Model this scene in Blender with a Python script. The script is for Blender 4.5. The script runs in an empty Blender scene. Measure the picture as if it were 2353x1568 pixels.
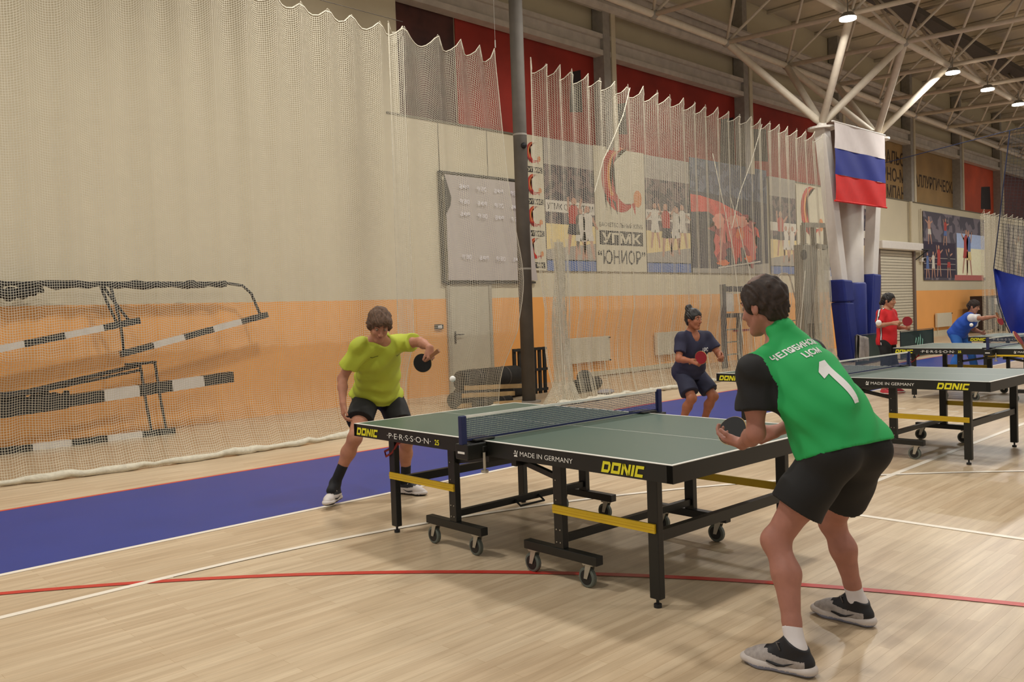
import bpy, bmesh, math, random
import numpy as np
from mathutils import Vector, Matrix, Quaternion
from mathutils.bvhtree import BVHTree
random.seed(4); np.random.seed(4)
S = bpy.context.scene
COL = S.collection
PI = math.pi

# ------------------------------------------------------------------ camera
cam_data = bpy.data.cameras.new('camera')
cam = bpy.data.objects.new('camera', cam_data)
COL.objects.link(cam)
cam_data.sensor_width = 36.0
cam_data.lens = 1966.7 / 2353.0 * 36.0
cam_data.clip_start = 0.05; cam_data.clip_end = 300
_yaw, _pitch, _roll = 2.3677, -0.0324, -0.0352
_f = Vector((math.cos(_yaw)*math.cos(_pitch), math.sin(_yaw)*math.cos(_pitch), math.sin(_pitch)))
_r = Vector((math.sin(_yaw), -math.cos(_yaw), 0)); _u = _r.cross(_f)
_R = math.cos(_roll)*_r + math.sin(_roll)*_u; _U = -math.sin(_roll)*_r + math.cos(_roll)*_u
M = Matrix(((_R.x, _U.x, -_f.x), (_R.y, _U.y, -_f.y), (_R.z, _U.z, -_f.z))).to_4x4()
M.translation = Vector((5.0189, -3.3107, 1.489))
cam.matrix_world = M
S.camera = cam

# ------------------------------------------------------------------ world + exposure
w = bpy.data.worlds.new('world'); S.world = w; w.use_nodes = True
w.node_tree.nodes['Background'].inputs[0].default_value = (1.0, 0.95, 0.88, 1)
w.node_tree.nodes['Background'].inputs[1].default_value = 0.44
S.view_settings.view_transform = 'Standard'; S.view_settings.look = 'None'
S.view_settings.gamma = 1.0; S.view_settings.exposure = 0.0
S.view_settings.use_curve_mapping = False
S.cycles.max_bounces = 6; S.cycles.diffuse_bounces = 3; S.cycles.glossy_bounces = 3
LAMP_W = 172.0
LAMP_COL = (1.0, 0.975, 0.93)

# ------------------------------------------------------------------ helpers
def lin(c):
    if isinstance(c, str):
        c = tuple(int(c[i:i+2], 16)/255 for i in (0, 2, 4))
    return tuple((x/12.92 if x <= .04045 else ((x+.055)/1.055)**2.4) for x in c) + (1,)

MATS = {}
def mat(name, color, rough=.6, metal=0., var=.06, scale=8., spec=.5, bump=0., bscale=60., emit=None, estr=0.):
    if name in MATS: return MATS[name]
    m = bpy.data.materials.new(name); m.use_nodes = True
    nt = m.node_tree; b = nt.nodes['Principled BSDF']
    c = lin(color)
    b.inputs['Roughness'].default_value = rough; b.inputs['Metallic'].default_value = metal
    b.inputs['Specular IOR Level'].default_value = spec
    tc = nt.nodes.new('ShaderNodeTexCoord')
    n = nt.nodes.new('ShaderNodeTexNoise'); n.inputs['Scale'].default_value = scale; n.inputs['Detail'].default_value = 3
    nt.links.new(tc.outputs['Object'], n.inputs['Vector'])
    r = nt.nodes.new('ShaderNodeValToRGB')
    r.color_ramp.elements[0].position = .3; r.color_ramp.elements[1].position = .7
    r.color_ramp.elements[0].color = tuple(x*(1-var) for x in c[:3])+(1,)
    r.color_ramp.elements[1].color = tuple(min(1, x*(1+var)) for x in c[:3])+(1,)
    nt.links.new(n.outputs['Fac'], r.inputs['Fac']); nt.links.new(r.outputs['Color'], b.inputs['Base Color'])
    if bump:
        n2 = nt.nodes.new('ShaderNodeTexNoise'); n2.inputs['Scale'].default_value = bscale
        nt.links.new(tc.outputs['Object'], n2.inputs['Vector'])
        bp = nt.nodes.new('ShaderNodeBump'); bp.inputs['Strength'].default_value = bump; bp.inputs['Distance'].default_value = .01
        nt.links.new(n2.outputs['Fac'], bp.inputs['Height']); nt.links.new(bp.outputs['Normal'], b.inputs['Normal'])
    if emit:
        b.inputs['Emission Color'].default_value = lin(emit); b.inputs['Emission Strength'].default_value = estr
    MATS[name] = m
    return m

def tag(o, label=None, cat=None, group=None, kind=None):
    if label: o['label'] = label
    if cat: o['category'] = cat
    if group: o['group'] = group
    if kind: o['kind'] = kind
    return o

def empty(name, loc, label, cat, rz=0, group=None, kind=None):
    o = bpy.data.objects.new(name, None); COL.objects.link(o)
    o.empty_display_size = .1
    o.location = loc; o.rotation_euler = (0, 0, rz)
    return tag(o, label, cat, group, kind)

def parent_world(o, p):
    """parent keeping world coordinates of the mesh"""
    o.parent = p
    o.matrix_parent_inverse = Matrix.LocRotScale(p.location, p.rotation_euler, None).inverted()

class MB:
    def __init__(s): s.v = []; s.f = []; s.mi = []; s.n = 0
    def add(s, V, F, mi=0):
        V = [tuple(map(float, p)) for p in V]
        s.v += V; s.f += [tuple(i+s.n for i in f) for f in F]; s.mi += [mi]*len(F); s.n += len(V); return s
    def box(s, lo, hi, mi=0, M=None):
        x0, y0, z0 = lo; x1, y1, z1 = hi
        V = [(x0,y0,z0),(x1,y0,z0),(x1,y1,z0),(x0,y1,z0),(x0,y0,z1),(x1,y0,z1),(x1,y1,z1),(x0,y1,z1)]
        if M: V = [M @ Vector(p) for p in V]
        return s.add(V, [(0,3,2,1),(4,5,6,7),(0,1,5,4),(1,2,6,5),(2,3,7,6),(3,0,4,7)], mi)
    def bar(s, a, b, wx, wz, up=(0,0,1), mi=0):
        a = Vector(a); b = Vector(b); d = (b-a); L = d.length; d.normalize()
        u = Vector(up); sx = d.cross(u)
        if sx.length < 1e-4: sx = d.cross(Vector((1,0,0)))
        sx.normalize(); uz = sx.cross(d)
        V = []
        for p in (a, b):
            for i, j in ((-1,-1),(1,-1),(1,1),(-1,1)):
                V.append(p + sx*i*wx/2 + uz*j*wz/2)
        return s.add(V, [(0,1,2,3),(7,6,5,4),(0,4,5,1),(1,5,6,2),(2,6,7,3),(3,7,4,0)], mi)
    def tube(s, pts, r, n=8, mi=0, closed=False):
        pts = [Vector(p) for p in pts]; N = len(pts); V = []; F = []
        rr = r if hasattr(r, '__len__') else [r]*N
        prev = None
        for i, p in enumerate(pts):
            if closed: d = pts[(i+1) % N]-pts[i-1]
            else: d = pts[min(i+1, N-1)]-pts[max(i-1, 0)]
            d.normalize()
            if prev is None:
                a = Vector((0,0,1)) if abs(d.z) < .9 else Vector((1,0,0))
                e = d.cross(a).normalized()
            else:
                e = (prev - d*prev.dot(d)).normalized()
            prev = e; g = d.cross(e)
            for k in range(n):
                t = 2*PI*k/n; V.append(p+(e*math.cos(t)+g*math.sin(t))*rr[i])
        for i in range(N if closed else N-1):
            for k in range(n):
                a = i*n+k; b = i*n+(k+1) % n; c = ((i+1) % N)*n
                F.append((a, b, c+(k+1) % n, c+k))
        if not closed:
            F.append(tuple(range(n))[::-1]); F.append(tuple((N-1)*n+k for k in range(n)))
        return s.add(V, F, mi)
    def cyl(s, a, b, r, n=16, r2=None, mi=0): return s.tube([a, b], [r, r if r2 is None else r2], n, mi)
    def ball(s, c, r, n=12, m=8, mi=0):
        V = []; F = []; rr = r if hasattr(r, '__len__') else (r, r, r)
        for i in range(m+1):
            ph = PI*i/m
            for k in range(n):
                t = 2*PI*k/n
                V.append((c[0]+rr[0]*math.sin(ph)*math.cos(t), c[1]+rr[1]*math.sin(ph)*math.sin(t), c[2]+rr[2]*math.cos(ph)))
        for i in range(m):
            for k in range(n):
                F.append((i*n+k, (i+1)*n+k, (i+1)*n+(k+1) % n, i*n+(k+1) % n))
        return s.add(V, F, mi)
    def build(s, name, mats, parent=None, world=False, smooth=False, bevel=0):
        me = bpy.data.meshes.new(name)
        me.from_pydata(s.v, [], s.f)
        if not isinstance(mats, (list, tuple)): mats = [mats]
        for m in mats: me.materials.append(m)
        if len(mats) > 1: me.polygons.foreach_set('material_index', s.mi)
        if smooth: me.polygons.foreach_set('use_smooth', [len(f) <= 4 for f in s.f])
        me.validate(); me.update()
        o = bpy.data.objects.new(name, me); COL.objects.link(o)
        if parent:
            if world: parent_world(o, parent)
            else: o.parent = parent
        if bevel:
            bv = o.modifiers.new('bevel', 'BEVEL'); bv.width = bevel; bv.segments = 2; bv.limit_method = 'ANGLE'
        return o

def np_mesh(name, V, Q, mats, parent=None, world=True, smooth=True, mi=None):
    me = bpy.data.meshes.new(name)
    V = np.asarray(V, np.float32); Q = np.asarray(Q, np.int32); k = Q.shape[1]
    me.vertices.add(len(V)); me.vertices.foreach_set('co', V.ravel())
    me.loops.add(Q.size); me.loops.foreach_set('vertex_index', Q.ravel())
    me.polygons.add(len(Q)); me.polygons.foreach_set('loop_start', np.arange(0, Q.size, k, dtype=np.int32))
    if not isinstance(mats, (list, tuple)): mats = [mats]
    for m in mats: me.materials.append(m)
    if mi is not None: me.polygons.foreach_set('material_index', np.asarray(mi, np.int32))
    me.polygons.foreach_set('use_smooth', np.full(len(Q), smooth))
    me.update(calc_edges=True)
    o = bpy.data.objects.new(name, me); COL.objects.link(o)
    if parent:
        if world: parent_world(o, parent)
        else: o.parent = parent
    return o

def copy_tree(o, parent=None):
    c = o.copy(); COL.objects.link(c)
    if parent: c.parent = parent
    for ch in list(o.children): copy_tree(ch, c)
    return c

# flat polygon on a plane (origin, u, v); thickness t along the normal
def poly(name, pts, O, U, V, m, parent, t=.002, world=True, holes=None):
    O = Vector(O); U = Vector(U); V = Vector(V); N = U.cross(V).normalized()
    bm = bmesh.new()
    vs = [bm.verts.new(O+U*a+V*b+N*t) for a, b in pts]
    bm.faces.new(vs)
    bmesh.ops.triangulate(bm, faces=bm.faces[:])
    me = bpy.data.meshes.new(name); bm.to_mesh(me); bm.free(); me.materials.append(m)
    o = bpy.data.objects.new(name, me); COL.objects.link(o)
    if parent:
        if world: parent_world(o, parent)
        else: o.parent = parent
    return o

def polys(name, plist, O, U, V, mats, parent, t=.002, world=True):
    """several flat polygons in one mesh: plist of (pts, material index, lift)"""
    O = Vector(O); U = Vector(U); V = Vector(V); N = U.cross(V).normalized()
    bm = bmesh.new()
    for pts, mi, lift in plist:
        vs = [bm.verts.new(O+U*a+V*b+N*(t+lift)) for a, b in pts]
        f = bm.faces.new(vs); f.material_index = mi
    bmesh.ops.triangulate(bm, faces=bm.faces[:])
    me = bpy.data.meshes.new(name); bm.to_mesh(me); bm.free()
    for m in (mats if isinstance(mats, (list, tuple)) else [mats]): me.materials.append(m)
    o = bpy.data.objects.new(name, me); COL.objects.link(o)
    if parent:
        if world: parent_world(o, parent)
        else: o.parent = parent
    return o

def text_mesh(body, bold=0., space=1.):
    cu = bpy.data.curves.new('t', 'FONT'); cu.body = body; cu.size = 1.0; cu.offset = bold; cu.resolution_u = 3
    cu.space_character = space
    o = bpy.data.objects.new('t', cu); COL.objects.link(o)
    dg = bpy.context.evaluated_depsgraph_get()
    me = bpy.data.meshes.new_from_object(o.evaluated_get(dg))
    bpy.data.objects.remove(o); bpy.data.curves.remove(cu)
    co = np.array([v.co[:] for v in me.vertices]) if len(me.vertices) else np.zeros((0, 3))
    fs = [tuple(p.vertices) for p in me.polygons]
    bpy.data.meshes.remove(me)
    return co, fs

def lettering(name, body, O, U, V, width, height, m, parent, t=.002, bold=0., world=True, space=1., align='l', mirror=False, slant=0):
    """text fitted to a width x height rectangle whose lower-left corner is O"""
    co, fs = text_mesh(body, bold, space)
    if not len(co): return None
    mn = co.min(0); mx = co.max(0)
    O = Vector(O); U = Vector(U); V = Vector(V); N = U.cross(V).normalized()
    P = []
    for c in co:
        a = (c[0]-mn[0])/(mx[0]-mn[0]); b = (c[1]-mn[1])/(mx[1]-mn[1])
        if mirror: a = 1-a
        P.append(O+U*(a*width+slant*b*height)+V*b*height+N*t)
    me = bpy.data.meshes.new(name); me.from_pydata([tuple(p) for p in P], [], fs); me.materials.append(m); me.update()
    o = bpy.data.objects.new(name, me); COL.objects.link(o)
    if parent:
        if world: parent_world(o, parent)
        else: o.parent = parent
    return o

def circle(cx, cy, r, n=24, a0=0, a1=2*PI, ry=None):
    ry = ry or r
    return [(cx+r*math.cos(a0+(a1-a0)*i/n), cy+ry*math.sin(a0+(a1-a0)*i/n)) for i in range(n)]

def capsule2(a, b, r1, r2=None, n=6):
    r2 = r2 or r1; ax, ay = a; bx, by = b; t = math.atan2(by-ay, bx-ax)
    P = [(ax+r1*math.cos(t+PI/2+PI*i/n), ay+r1*math.sin(t+PI/2+PI*i/n)) for i in range(n+1)]
    P += [(bx+r2*math.cos(t-PI/2+PI*i/n), by+r2*math.sin(t-PI/2+PI*i/n)) for i in range(n+1)]
    return P
# ------------------------------------------------------------------ materials of the hall
def floor_material():
    m = bpy.data.materials.new('maple_floor'); m.use_nodes = True; nt = m.node_tree; b = nt.nodes['Principled BSDF']
    L = nt.links; N = nt.nodes.new
    tc = N('ShaderNodeTexCoord'); mp = N('ShaderNodeMapping')
    mp.inputs['Rotation'].default_value = (0, 0, PI/2)
    L.new(tc.outputs['Object'], mp.inputs['Vector'])
    br = N('ShaderNodeTexBrick'); br.offset = .37; br.offset_frequency = 2
    br.inputs['Scale'].default_value = 1; br.inputs['Brick Width'].default_value = .9; br.inputs['Row Height'].default_value = .058
    br.inputs['Mortar Size'].default_value = .0009; br.inputs['Mortar Smooth'].default_value = .3; br.inputs['Bias'].default_value = -.1
    br.inputs['Color1'].default_value = lin('D4C1A4'); br.inputs['Color2'].default_value = lin('C5AF91'); br.inputs['Mortar'].default_value = lin('AE9470')
    L.new(mp.outputs[0], br.inputs['Vector'])
    mp2 = N('ShaderNodeMapping'); mp2.inputs['Scale'].default_value = (14, .9, 1)
    L.new(tc.outputs['Object'], mp2.inputs['Vector'])
    no = N('ShaderNodeTexNoise'); no.inputs['Scale'].default_value = 1.6; no.inputs['Detail'].default_value = 6; no.inputs['Roughness'].default_value = .6
    L.new(mp2.outputs[0], no.inputs['Vector'])
    rp = N('ShaderNodeValToRGB'); rp.color_ramp.elements[0].position = .32; rp.color_ramp.elements[1].position = .66
    rp.color_ramp.elements[0].color = (.76, .72, .67, 1); rp.color_ramp.elements[1].color = (1.06, 1.05, 1.03, 1)
    L.new(no.outputs['Fac'], rp.inputs['Fac'])
    mx = N('ShaderNodeMix'); mx.data_type = 'RGBA'; mx.blend_type = 'MULTIPLY'; mx.inputs[0].default_value = .8
    L.new(br.outputs['Color'], mx.inputs[6]); L.new(rp.outputs['Color'], mx.inputs[7])
    n3 = N('ShaderNodeTexNoise'); n3.inputs['Scale'].default_value = .7
    L.new(tc.outputs['Object'], n3.inputs['Vector'])
    r3 = N('ShaderNodeValToRGB'); r3.color_ramp.elements[0].color = (.90, .87, .84, 1); r3.color_ramp.elements[1].color = (1.03, 1.03, 1.03, 1)
    r3.color_ramp.elements[0].position = .35; r3.color_ramp.elements[1].position = .65
    L.new(n3.outputs['Fac'], r3.inputs['Fac'])
    m2 = N('ShaderNodeMix'); m2.data_type = 'RGBA'; m2.blend_type = 'MULTIPLY'; m2.inputs[0].default_value = .8
    L.new(mx.outputs[2], m2.inputs[6]); L.new(r3.outputs['Color'], m2.inputs[7])
    L.new(m2.outputs[2], b.inputs['Base Color'])
    b.inputs['Roughness'].default_value = .33; b.inputs['Specular IOR Level'].default_value = .45
    return m

M_FLOOR = floor_material()
M_WALLW = mat('wall_paint_cream', 'D2C6A8', .75, var=.03, scale=1.2)
M_WALLO = mat('wall_paint_orange', 'F0AA5C', .7, var=.04, scale=1.0)
M_PANEL = mat('panel_cream', 'D0C3A6', .7, var=.03)
M_GIRD = mat('girder_grey', 'C2B8AA', .6, var=.12, scale=4)
M_COLD = mat('column_grey', '9C958A', .55, var=.1)
M_TUBE = mat('truss_white', 'D8CCB8', .5, var=.06)
M_DECK = mat('roof_deck', 'D6CAB2', .7, var=.1, scale=1)
M_WHITE = mat('white_steel', 'E4DDD2', .45, var=.03)
M_BLACK = mat('black_steel', '16150F', .45, var=.1)
M_DKRUB = mat('dark_rubber', '15161A', .6, var=.1)
M_BLANE = mat('lane_blue', '22398A', .38, var=.05, scale=2, spec=.35)
M_LINEW = mat('line_white', 'EFE6D6', .35, var=.02)
M_LINER = mat('line_red', 'C4342A', .35, var=.04)
M_LINEO = mat('line_orange', 'D4442A', .35, var=.04)
M_NET = mat('net_thread', 'D0C8B2', .8, var=.05)
M_ROPE = mat('net_rope', 'CFC8B4', .85, var=.1, scale=20, bump=.4)
M_DOOR = mat('door_grey', 'BDB59E', .5, var=.03)
M_RAD = mat('radiator_white', 'D8CFB6', .45, var=.02)

def structure(name, mb, m, kind='structure', **k):
    o = mb.build(name, m, **k); o['kind'] = kind; return o

# ------------------------------------------------------------------ floor, lane and court lines
mb = MB(); mb.add([(-9, -8, 0), (14, -8, 0), (14, 62, 0), (-9, 62, 0)], [(0, 1, 2, 3)])
structure('floor', mb, M_FLOOR)
mb = MB(); mb.box((-2.985, -8, .0005), (-.925, 60, .003)); lane = structure('trim_1', mb, M_BLANE)
lane['label'] = 'blue lane painted on the wooden floor'
mb = MB(); mb.box((-3.03, -8, .001), (-2.985, 60, .0035)); structure('trim_2', mb, M_LINEO)['label'] = 'thin orange line along the wall side of the blue lane'
mb = MB(); mb.box((-.925, -8, .001), (-.875, 60, .0035)); structure('trim_3', mb, M_LINEW)['label'] = 'white line along the table side of the blue lane'
def arc_strip(c, r, w_, a0, a1, n, z):
    V = []; F = []
    for i in range(n+1):
        a = a0+(a1-a0)*i/n
        for q in (r-w_/2, r+w_/2): V.append((c[0]+q*math.cos(a), c[1]+q*math.sin(a), z))
    for i in range(n): F.append((2*i, 2*i+1, 2*i+3, 2*i+2))
    return V, F
mb = MB(); c = (7.796, -1.275); mb.add(*arc_strip(c, 7.815, .05, PI, PI*.44, 90, .0042)); mb.box((-.044, -8, .001), (.006, -1.275, .0042))
structure('trim_4', mb, M_LINEW)['label'] = 'white three point arc passing under the near table'
mb = MB(); mb.add(*arc_strip((6.38, -6.488), 8.166, .055, PI*1.1, PI*.3, 110, .0035))
structure('trim_5', mb, M_LINER)['label'] = 'red arc sweeping across the floor in front of the near table'
mb = MB(); mb.box((2.05, 2.485, .001), (2.10, 60, .0035)); mb.box((2.10, 2.485, .001), (12, 2.535, .0035))
structure('trim_6', mb, M_LINEW)['label'] = 'white corner lines to the right of the near table'
mb = MB()
for k in range(8): mb.box((.25+k*.34, 8.60-.01*k, .001), (.43+k*.34, 8.64-.01*k, .0035))
structure('trim_7', mb, M_LINEW)['label'] = 'row of short white dashes on the floor beyond the second table'

# ------------------------------------------------------------------ long left wall
XW = -7.40; LEDGE = 5.13; ZO = 1.807
mb = MB()
mb.box((XW-.6, -8, 0), (XW, 62, ZO), 1)
mb.box((XW-.6, -8, ZO), (XW, 62, LEDGE), 0)
mb.box((XW-.6, -8, LEDGE), (XW, 6.2, 10.4), 0)
mb.box((XW-.6, 6.2, LEDGE), (XW-.28, 62, 10.4), 0)
structure('wall_left', mb, [M_WALLW, M_WALLO])
mb = MB()
for y in (7.08, 8.32): mb.box((XW, y-.008, 4.17), (XW+.006, y+.008, LEDGE-.01))
mb.box((XW, 5.9, LEDGE-.02), (XW+.03, 62, LEDGE+.015))
structure('trim_8', mb, mat('seam_grey', '6E6654', .7))['label'] = 'thin seams and ledge strip of the wall panels'
M_BASE = mat('baseboard_cream', 'CFC4A8', .5)
mb = MB(); mb.box((XW, 11.0, .02), (XW+.05, 14.7, .12)); mb.box((XW, 30.0, 0), (XW+.05, 60, .22))
structure('baseboard_left', mb, M_BASE)
# painted red upper panels in each bay
M_RED = mat('panel_red', '962818', .7, var=.25, scale=.9)
M_RED2 = mat('panel_red_orange', 'C8502A', .7, var=.25, scale=.7)
M_TAN = mat('panel_tan', 'A08050', .7, var=.2, scale=.8)
M_PURP = mat('panel_purple', '6C3C3A', .7, var=.2, scale=.8)
M_DKRED = mat('panel_dark_red', '4E2A22', .7, var=.5, scale=1.6)
COLY = [12.2, 18.25, 24.1, 30.05, 35.3, 40.6, 46.4, 52.2]
edges_ = [6.2, 7.3]+COLY
XP = XW-.27
bays = [(6.2, 7.3, M_DKRED), (7.3, 12.2, M_RED), (12.2, 18.25, M_RED), (18.25, 24.1, M_RED), (24.1, 30.05, M_TAN), (30.05, 35.3, M_TAN),
        (35.3, 40.6, M_RED2), (40.6, 46.4, M_PURP), (46.4, 52.2, M_RED2), (52.2, 60, M_RED)]
names_ = ['dark red', 'deep red', 'red', 'red', 'tan', 'tan', 'orange red', 'purple red', 'orange red', 'red']
words_ = ['beside the white wall edge', 'left of the first grey wall column', 'between the first and second wall columns', 'behind the white tree column', 'behind the flag, lettered in three rows',
          'right of the flag, lettered in one row', 'right of the tan lettered panels', 'above the far folded net', 'far along the wall', 'at the far end of the wall']
WALLPAN = []
for i, (y0, y1, m_) in enumerate(bays):
    y0 += 0 if i == 0 else .5; y1 += .5
    mb = MB(); mb.box((XP, y0+.02, LEDGE+.05), (XP+.02, y1-.02, 7.6))
    o = mb.build('wall_panel', m_)
    tag(o, '%s painted panel high on the wall %s' % (names_[i], words_[i]), 'wall panel', 'painted panels along the top of the wall')
    WALLPAN.append(o)
M_BROWN = mat('letter_brown', '3E2C1A', .7)
Yv = (0, 1, 0); Zv = (0, 0, 1)
for k, (s_, y0, wd) in enumerate((('УРАЛЬСК', 27.55, 2.85), ('ГОРНО-МЕ', 27.1, 3.3), ('КОМПАНИ', 27.5, 2.9))):
    lettering('lettering', s_, (XP+.02, y0, 6.46-.63*k), Yv, Zv, wd, .50, M_BROWN, WALLPAN[4], .004, bold=.02)
lettering('lettering', 'АЛЛУРГИЧЕСКАЯ', (XP+.02, 30.95, 5.82), Yv, Zv, 4.75, .50, M_BROWN, WALLPAN[5], .004, bold=.02)
# dark abstract shapes on the red panels
M_SHAPE = mat('shape_dark', '241616', .7)
for pan, y0, z0, ww, hh in ((1, 11.1, 5.9, .45, 1.0), (2, 12.7, 5.6, .45, .8), (2, 17.2, 5.3, .8, 1.4), (3, 18.8, 5.6, 1.0, 1.0), (6, 38.6, 5.4, 1.4, 1.1)):
    poly('painted_shape', [(0, 0), (ww, .06), (ww*.93, hh), (.1, hh*.9)], (XP+.02, y0, z0), Yv, Zv, M_SHAPE, WALLPAN[pan], .003)
# girders
mb = MB(); mb.box((XW-.2, 6.25, 7.24), (XW+.05, 60, 7.36)); mb.box((XW-.15, 6.25, 7.36), (XW-.03, 60, 7.62)); mb.box((XW-.2, 6.25, 7.62), (XW+.05, 60, 7.72))
structure('trim_9', mb, M_GIRD)['label'] = 'long grey lower girder along the top of the wall'
mb = MB(); mb.tube([(XW+.05, y, 8.35) for y in (6.3, 30, 60)], .13, 10); mb.box((XW-.25, 6.3, 8.6), (XW+.2, 60, 8.85)); mb.tube([(XW+.3, y, 8.8) for y in (6.3, 30, 60)], .09, 8)
structure('trim_10', mb, M_GIRD)['label'] = 'grey pipes and upper girder just below the roof'
for i, y in enumerate(COLY):
    c = empty('wall_column', (XW-.1, y, LEDGE), 'grey steel wall column, %s from the white wall edge' % ['first', 'second', 'third', 'fourth', 'fifth', 'sixth', 'seventh', 'eighth'][i], 'column', group='steel columns along the upper wall')
    mb = MB(); mb.box((-.15, -.22, 0), (.16, .02, 5)); mb.build('post', M_COLD, c)
    mb = MB(); mb.box((-.05, .05, 0), (.18, .20, 3.3)); mb.build('brace_post', M_PANEL, c)
    mb = MB(); mb.bar((.02, .12, 3.3), (.5, .4, 3.9), .09, .09); mb.build('strut', M_PANEL, c)

# roof deck
def RZ(x, y): return 7.66 - .012*(y-11.7) - .045*(x+5.75)
mb = MB(); mb.add([(-9, -8, 10.35), (14, -8, 10.35), (14, 62, 9.7), (-9, 62, 9.7)], [(0, 3, 2, 1)])
for k in range(46):
    y = -7+1.5*k; zz = 10.33-.0093*(y+8); mb.box((-9, y, zz-.09), (14, y+.07, zz))
structure('ceiling', mb, M_DECK)

# space truss
XS = [-5.75+2.95*i for i in range(6)]; YS = [0.3+2.85*i for i in range(20)]
truss = empty('roof_truss', (-5.75, 0.3, 7.7), 'white tubular space truss under the roof', 'truss', kind='structure')
for x in XS:
    mb = MB(); mb.tube([(x, YS[0]-3, RZ(x, YS[0]-3)), (x, YS[-1], RZ(x, YS[-1]))], .075, 10); mb.build('chord_tube', M_TUBE, truss, True, True)
for y in YS:
    mb = MB(); mb.tube([(XS[0], y, RZ(XS[0], y)), (XS[-1], y, RZ(XS[-1], y))], .055, 8); mb.build('cross_tube', M_TUBE, truss, True, True)
XT = [x+1.475 for x in XS[:-1]]; YT = [y+1.425 for y in YS[:-1]]
for x in XT:
    mb = MB(); mb.tube([(x, YT[0], RZ(x, YT[0])+2.0), (x, YT[-1], RZ(x, YT[-1])+2.0)], .05, 8); mb.build('top_tube', M_TUBE, truss, True, True)
for y in YT:
    mb = MB(); mb.tube([(XT[0], y, RZ(XT[0], y)+2.0), (XT[-1], y, RZ(XT[-1], y)+2.0)], .045, 8); mb.build('top_cross_tube', M_TUBE, truss, True, True)
for y in YT[:16]:
    mb = MB()
    for x in XT:
        t_ = (x, y, RZ(x, y)+2.0)
        for sx in (-1.475, 1.475):
            for sy in (-1.425, 1.425): mb.tube([t_, (x+sx, y+sy, RZ(x+sx, y+sy))], .035, 6)
    mb.build('web_bay', M_TUBE, truss, True, True)
mb = MB()
for x in XS:
    for y in YS[:16]: mb.ball((x, y, RZ(x, y)), .11, 10, 6)
mb.build('node_balls', M_COLD, truss, True, True)
# cable trays and ducts above the truss
M_TRAY = mat('tray_dark', '4A443E', .6)
for i, x in enumerate((-4.0, -1.2, 1.9)):
    t = empty('cable_tray', (x, 3, 9.2), 'dark cable tray under the roof deck, %s from the wall' % ('nearest', 'second', 'farthest')[i], 'cable tray', group='cable trays under the roof')
    V = [(x-.28, 0, 9.30), (x-.28, 0, 9.15), (x+.28, 0, 9.15), (x+.28, 0, 9.30), (x+.25, 0, 9.30), (x+.25, 0, 9.18), (x-.25, 0, 9.18), (x-.25, 0, 9.30)]
    mb = MB(); mb.add([(a, 3, c) for a, b, c in V]+[(a, 45, c) for a, b, c in V], [(k, (k+1) % 8, 8+(k+1) % 8, 8+k) for k in range(8)]); mb.build('tray_channel', M_TRAY, t, True)

# high bay lamps
M_LENS = mat('lamp_lens', 'FFF6E4', .4, emit='FFF4E0', estr=14)
M_LBODY = mat('lamp_body', '8A867C', .4, metal=.5)
lamp_xy = [(-2.62, 14.0), (-2.62, 20.0), (-2.62, 22.7), (-2.62, 25.5)]
lamp_lb = ['nearest of the four in view', 'second of the four in view', 'third of the four in view', 'farthest of the four in view']
lamp_xy += [(-2.62, 8.2), (-2.62, 2.5), (3.2, 2.6), (3.2, 8.4), (3.2, 14.0), (3.2, -3.0), (-2.0, -3.4), (3.2, 20.0), (9.0, 5.0), (3.2, 27.), (-2.62, 31.2), (-2.62, 37.), (-2.62, 43.), (3.2, 35.)]  # unseen lamps; the far ones are added to brighten the far wall
def lamp(x, y, k):
    z = 7.22 if k < 4 else 7.3
    if k > 0 and k < 4: z = 7.15
    t = empty('high_bay_lamp', (x, y, z), 'round high bay lamp under the truss, %s' % (lamp_lb[k] if k < 4 else 'unseen, outside the view'), 'ceiling lamp', group='high bay lamps under the truss')
    mb = MB(); mb.cyl((0, 0, .02), (0, 0, .12), .17, 20, .10); mb.cyl((0, 0, .12), (0, 0, .4), .012, 6); mb.build('housing', M_LBODY, t, smooth=False)
    mb = MB(); mb.cyl((0, 0, -.015), (0, 0, .02), .165, 24); mb.build('lens', M_LENS, t)
    ld = bpy.data.lights.new('lamp_light', 'AREA'); ld.shape = 'DISK'; ld.size = .55; ld.energy = LAMP_W*(.75 if k < 4 else .72 if k in (6, 9) else 1.05); ld.spread = math.radians(175); ld.color = LAMP_COL
    lo = bpy.data.objects.new('lamp_light', ld); COL.objects.link(lo); lo.parent = t; lo.location = (0, 0, -.03)
for k, (x, y) in enumerate(lamp_xy): lamp(x, y, k)
# ------------------------------------------------------------------ tree columns
M_PAD = mat('pad_blue', '1E2C78', .55, var=.08, scale=5, bump=.15, bscale=25)
XC = -4.25
def inclined(name, base, top, label, node_ix):
    t = empty(name, base, label, 'column')
    mb = MB(); b0 = Vector(base); t0 = Vector(top)
    mb.bar(b0, t0, .26, .30, up=(0, 1, 0)); mb.build('leg', M_WHITE, t, True, bevel=.01)
    mb = MB(); mb.cyl(t0-Vector((0, 0, .08)), t0-Vector((0, 0, .03)), .32, 24); mb.cyl(t0, t0+Vector((0, 0, .10)), .12, 16, .09); mb.build('cap_plate', M_WHITE, t, True)
    for (x, y) in node_ix:
        mb = MB(); e = Vector((x, y, RZ(x, y))); s = t0+Vector((0, 0, .05)); mb.tube([s, s+(e-s)*.06, e-(e-s)*.05, e], [.05, .085, .085, .04], 12); mb.build('strut', M_TUBE, t, True, True)
    return t
XA, XB = XS[0], XS[1]
yA = [YS[5], YS[6], YS[7]]
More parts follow.
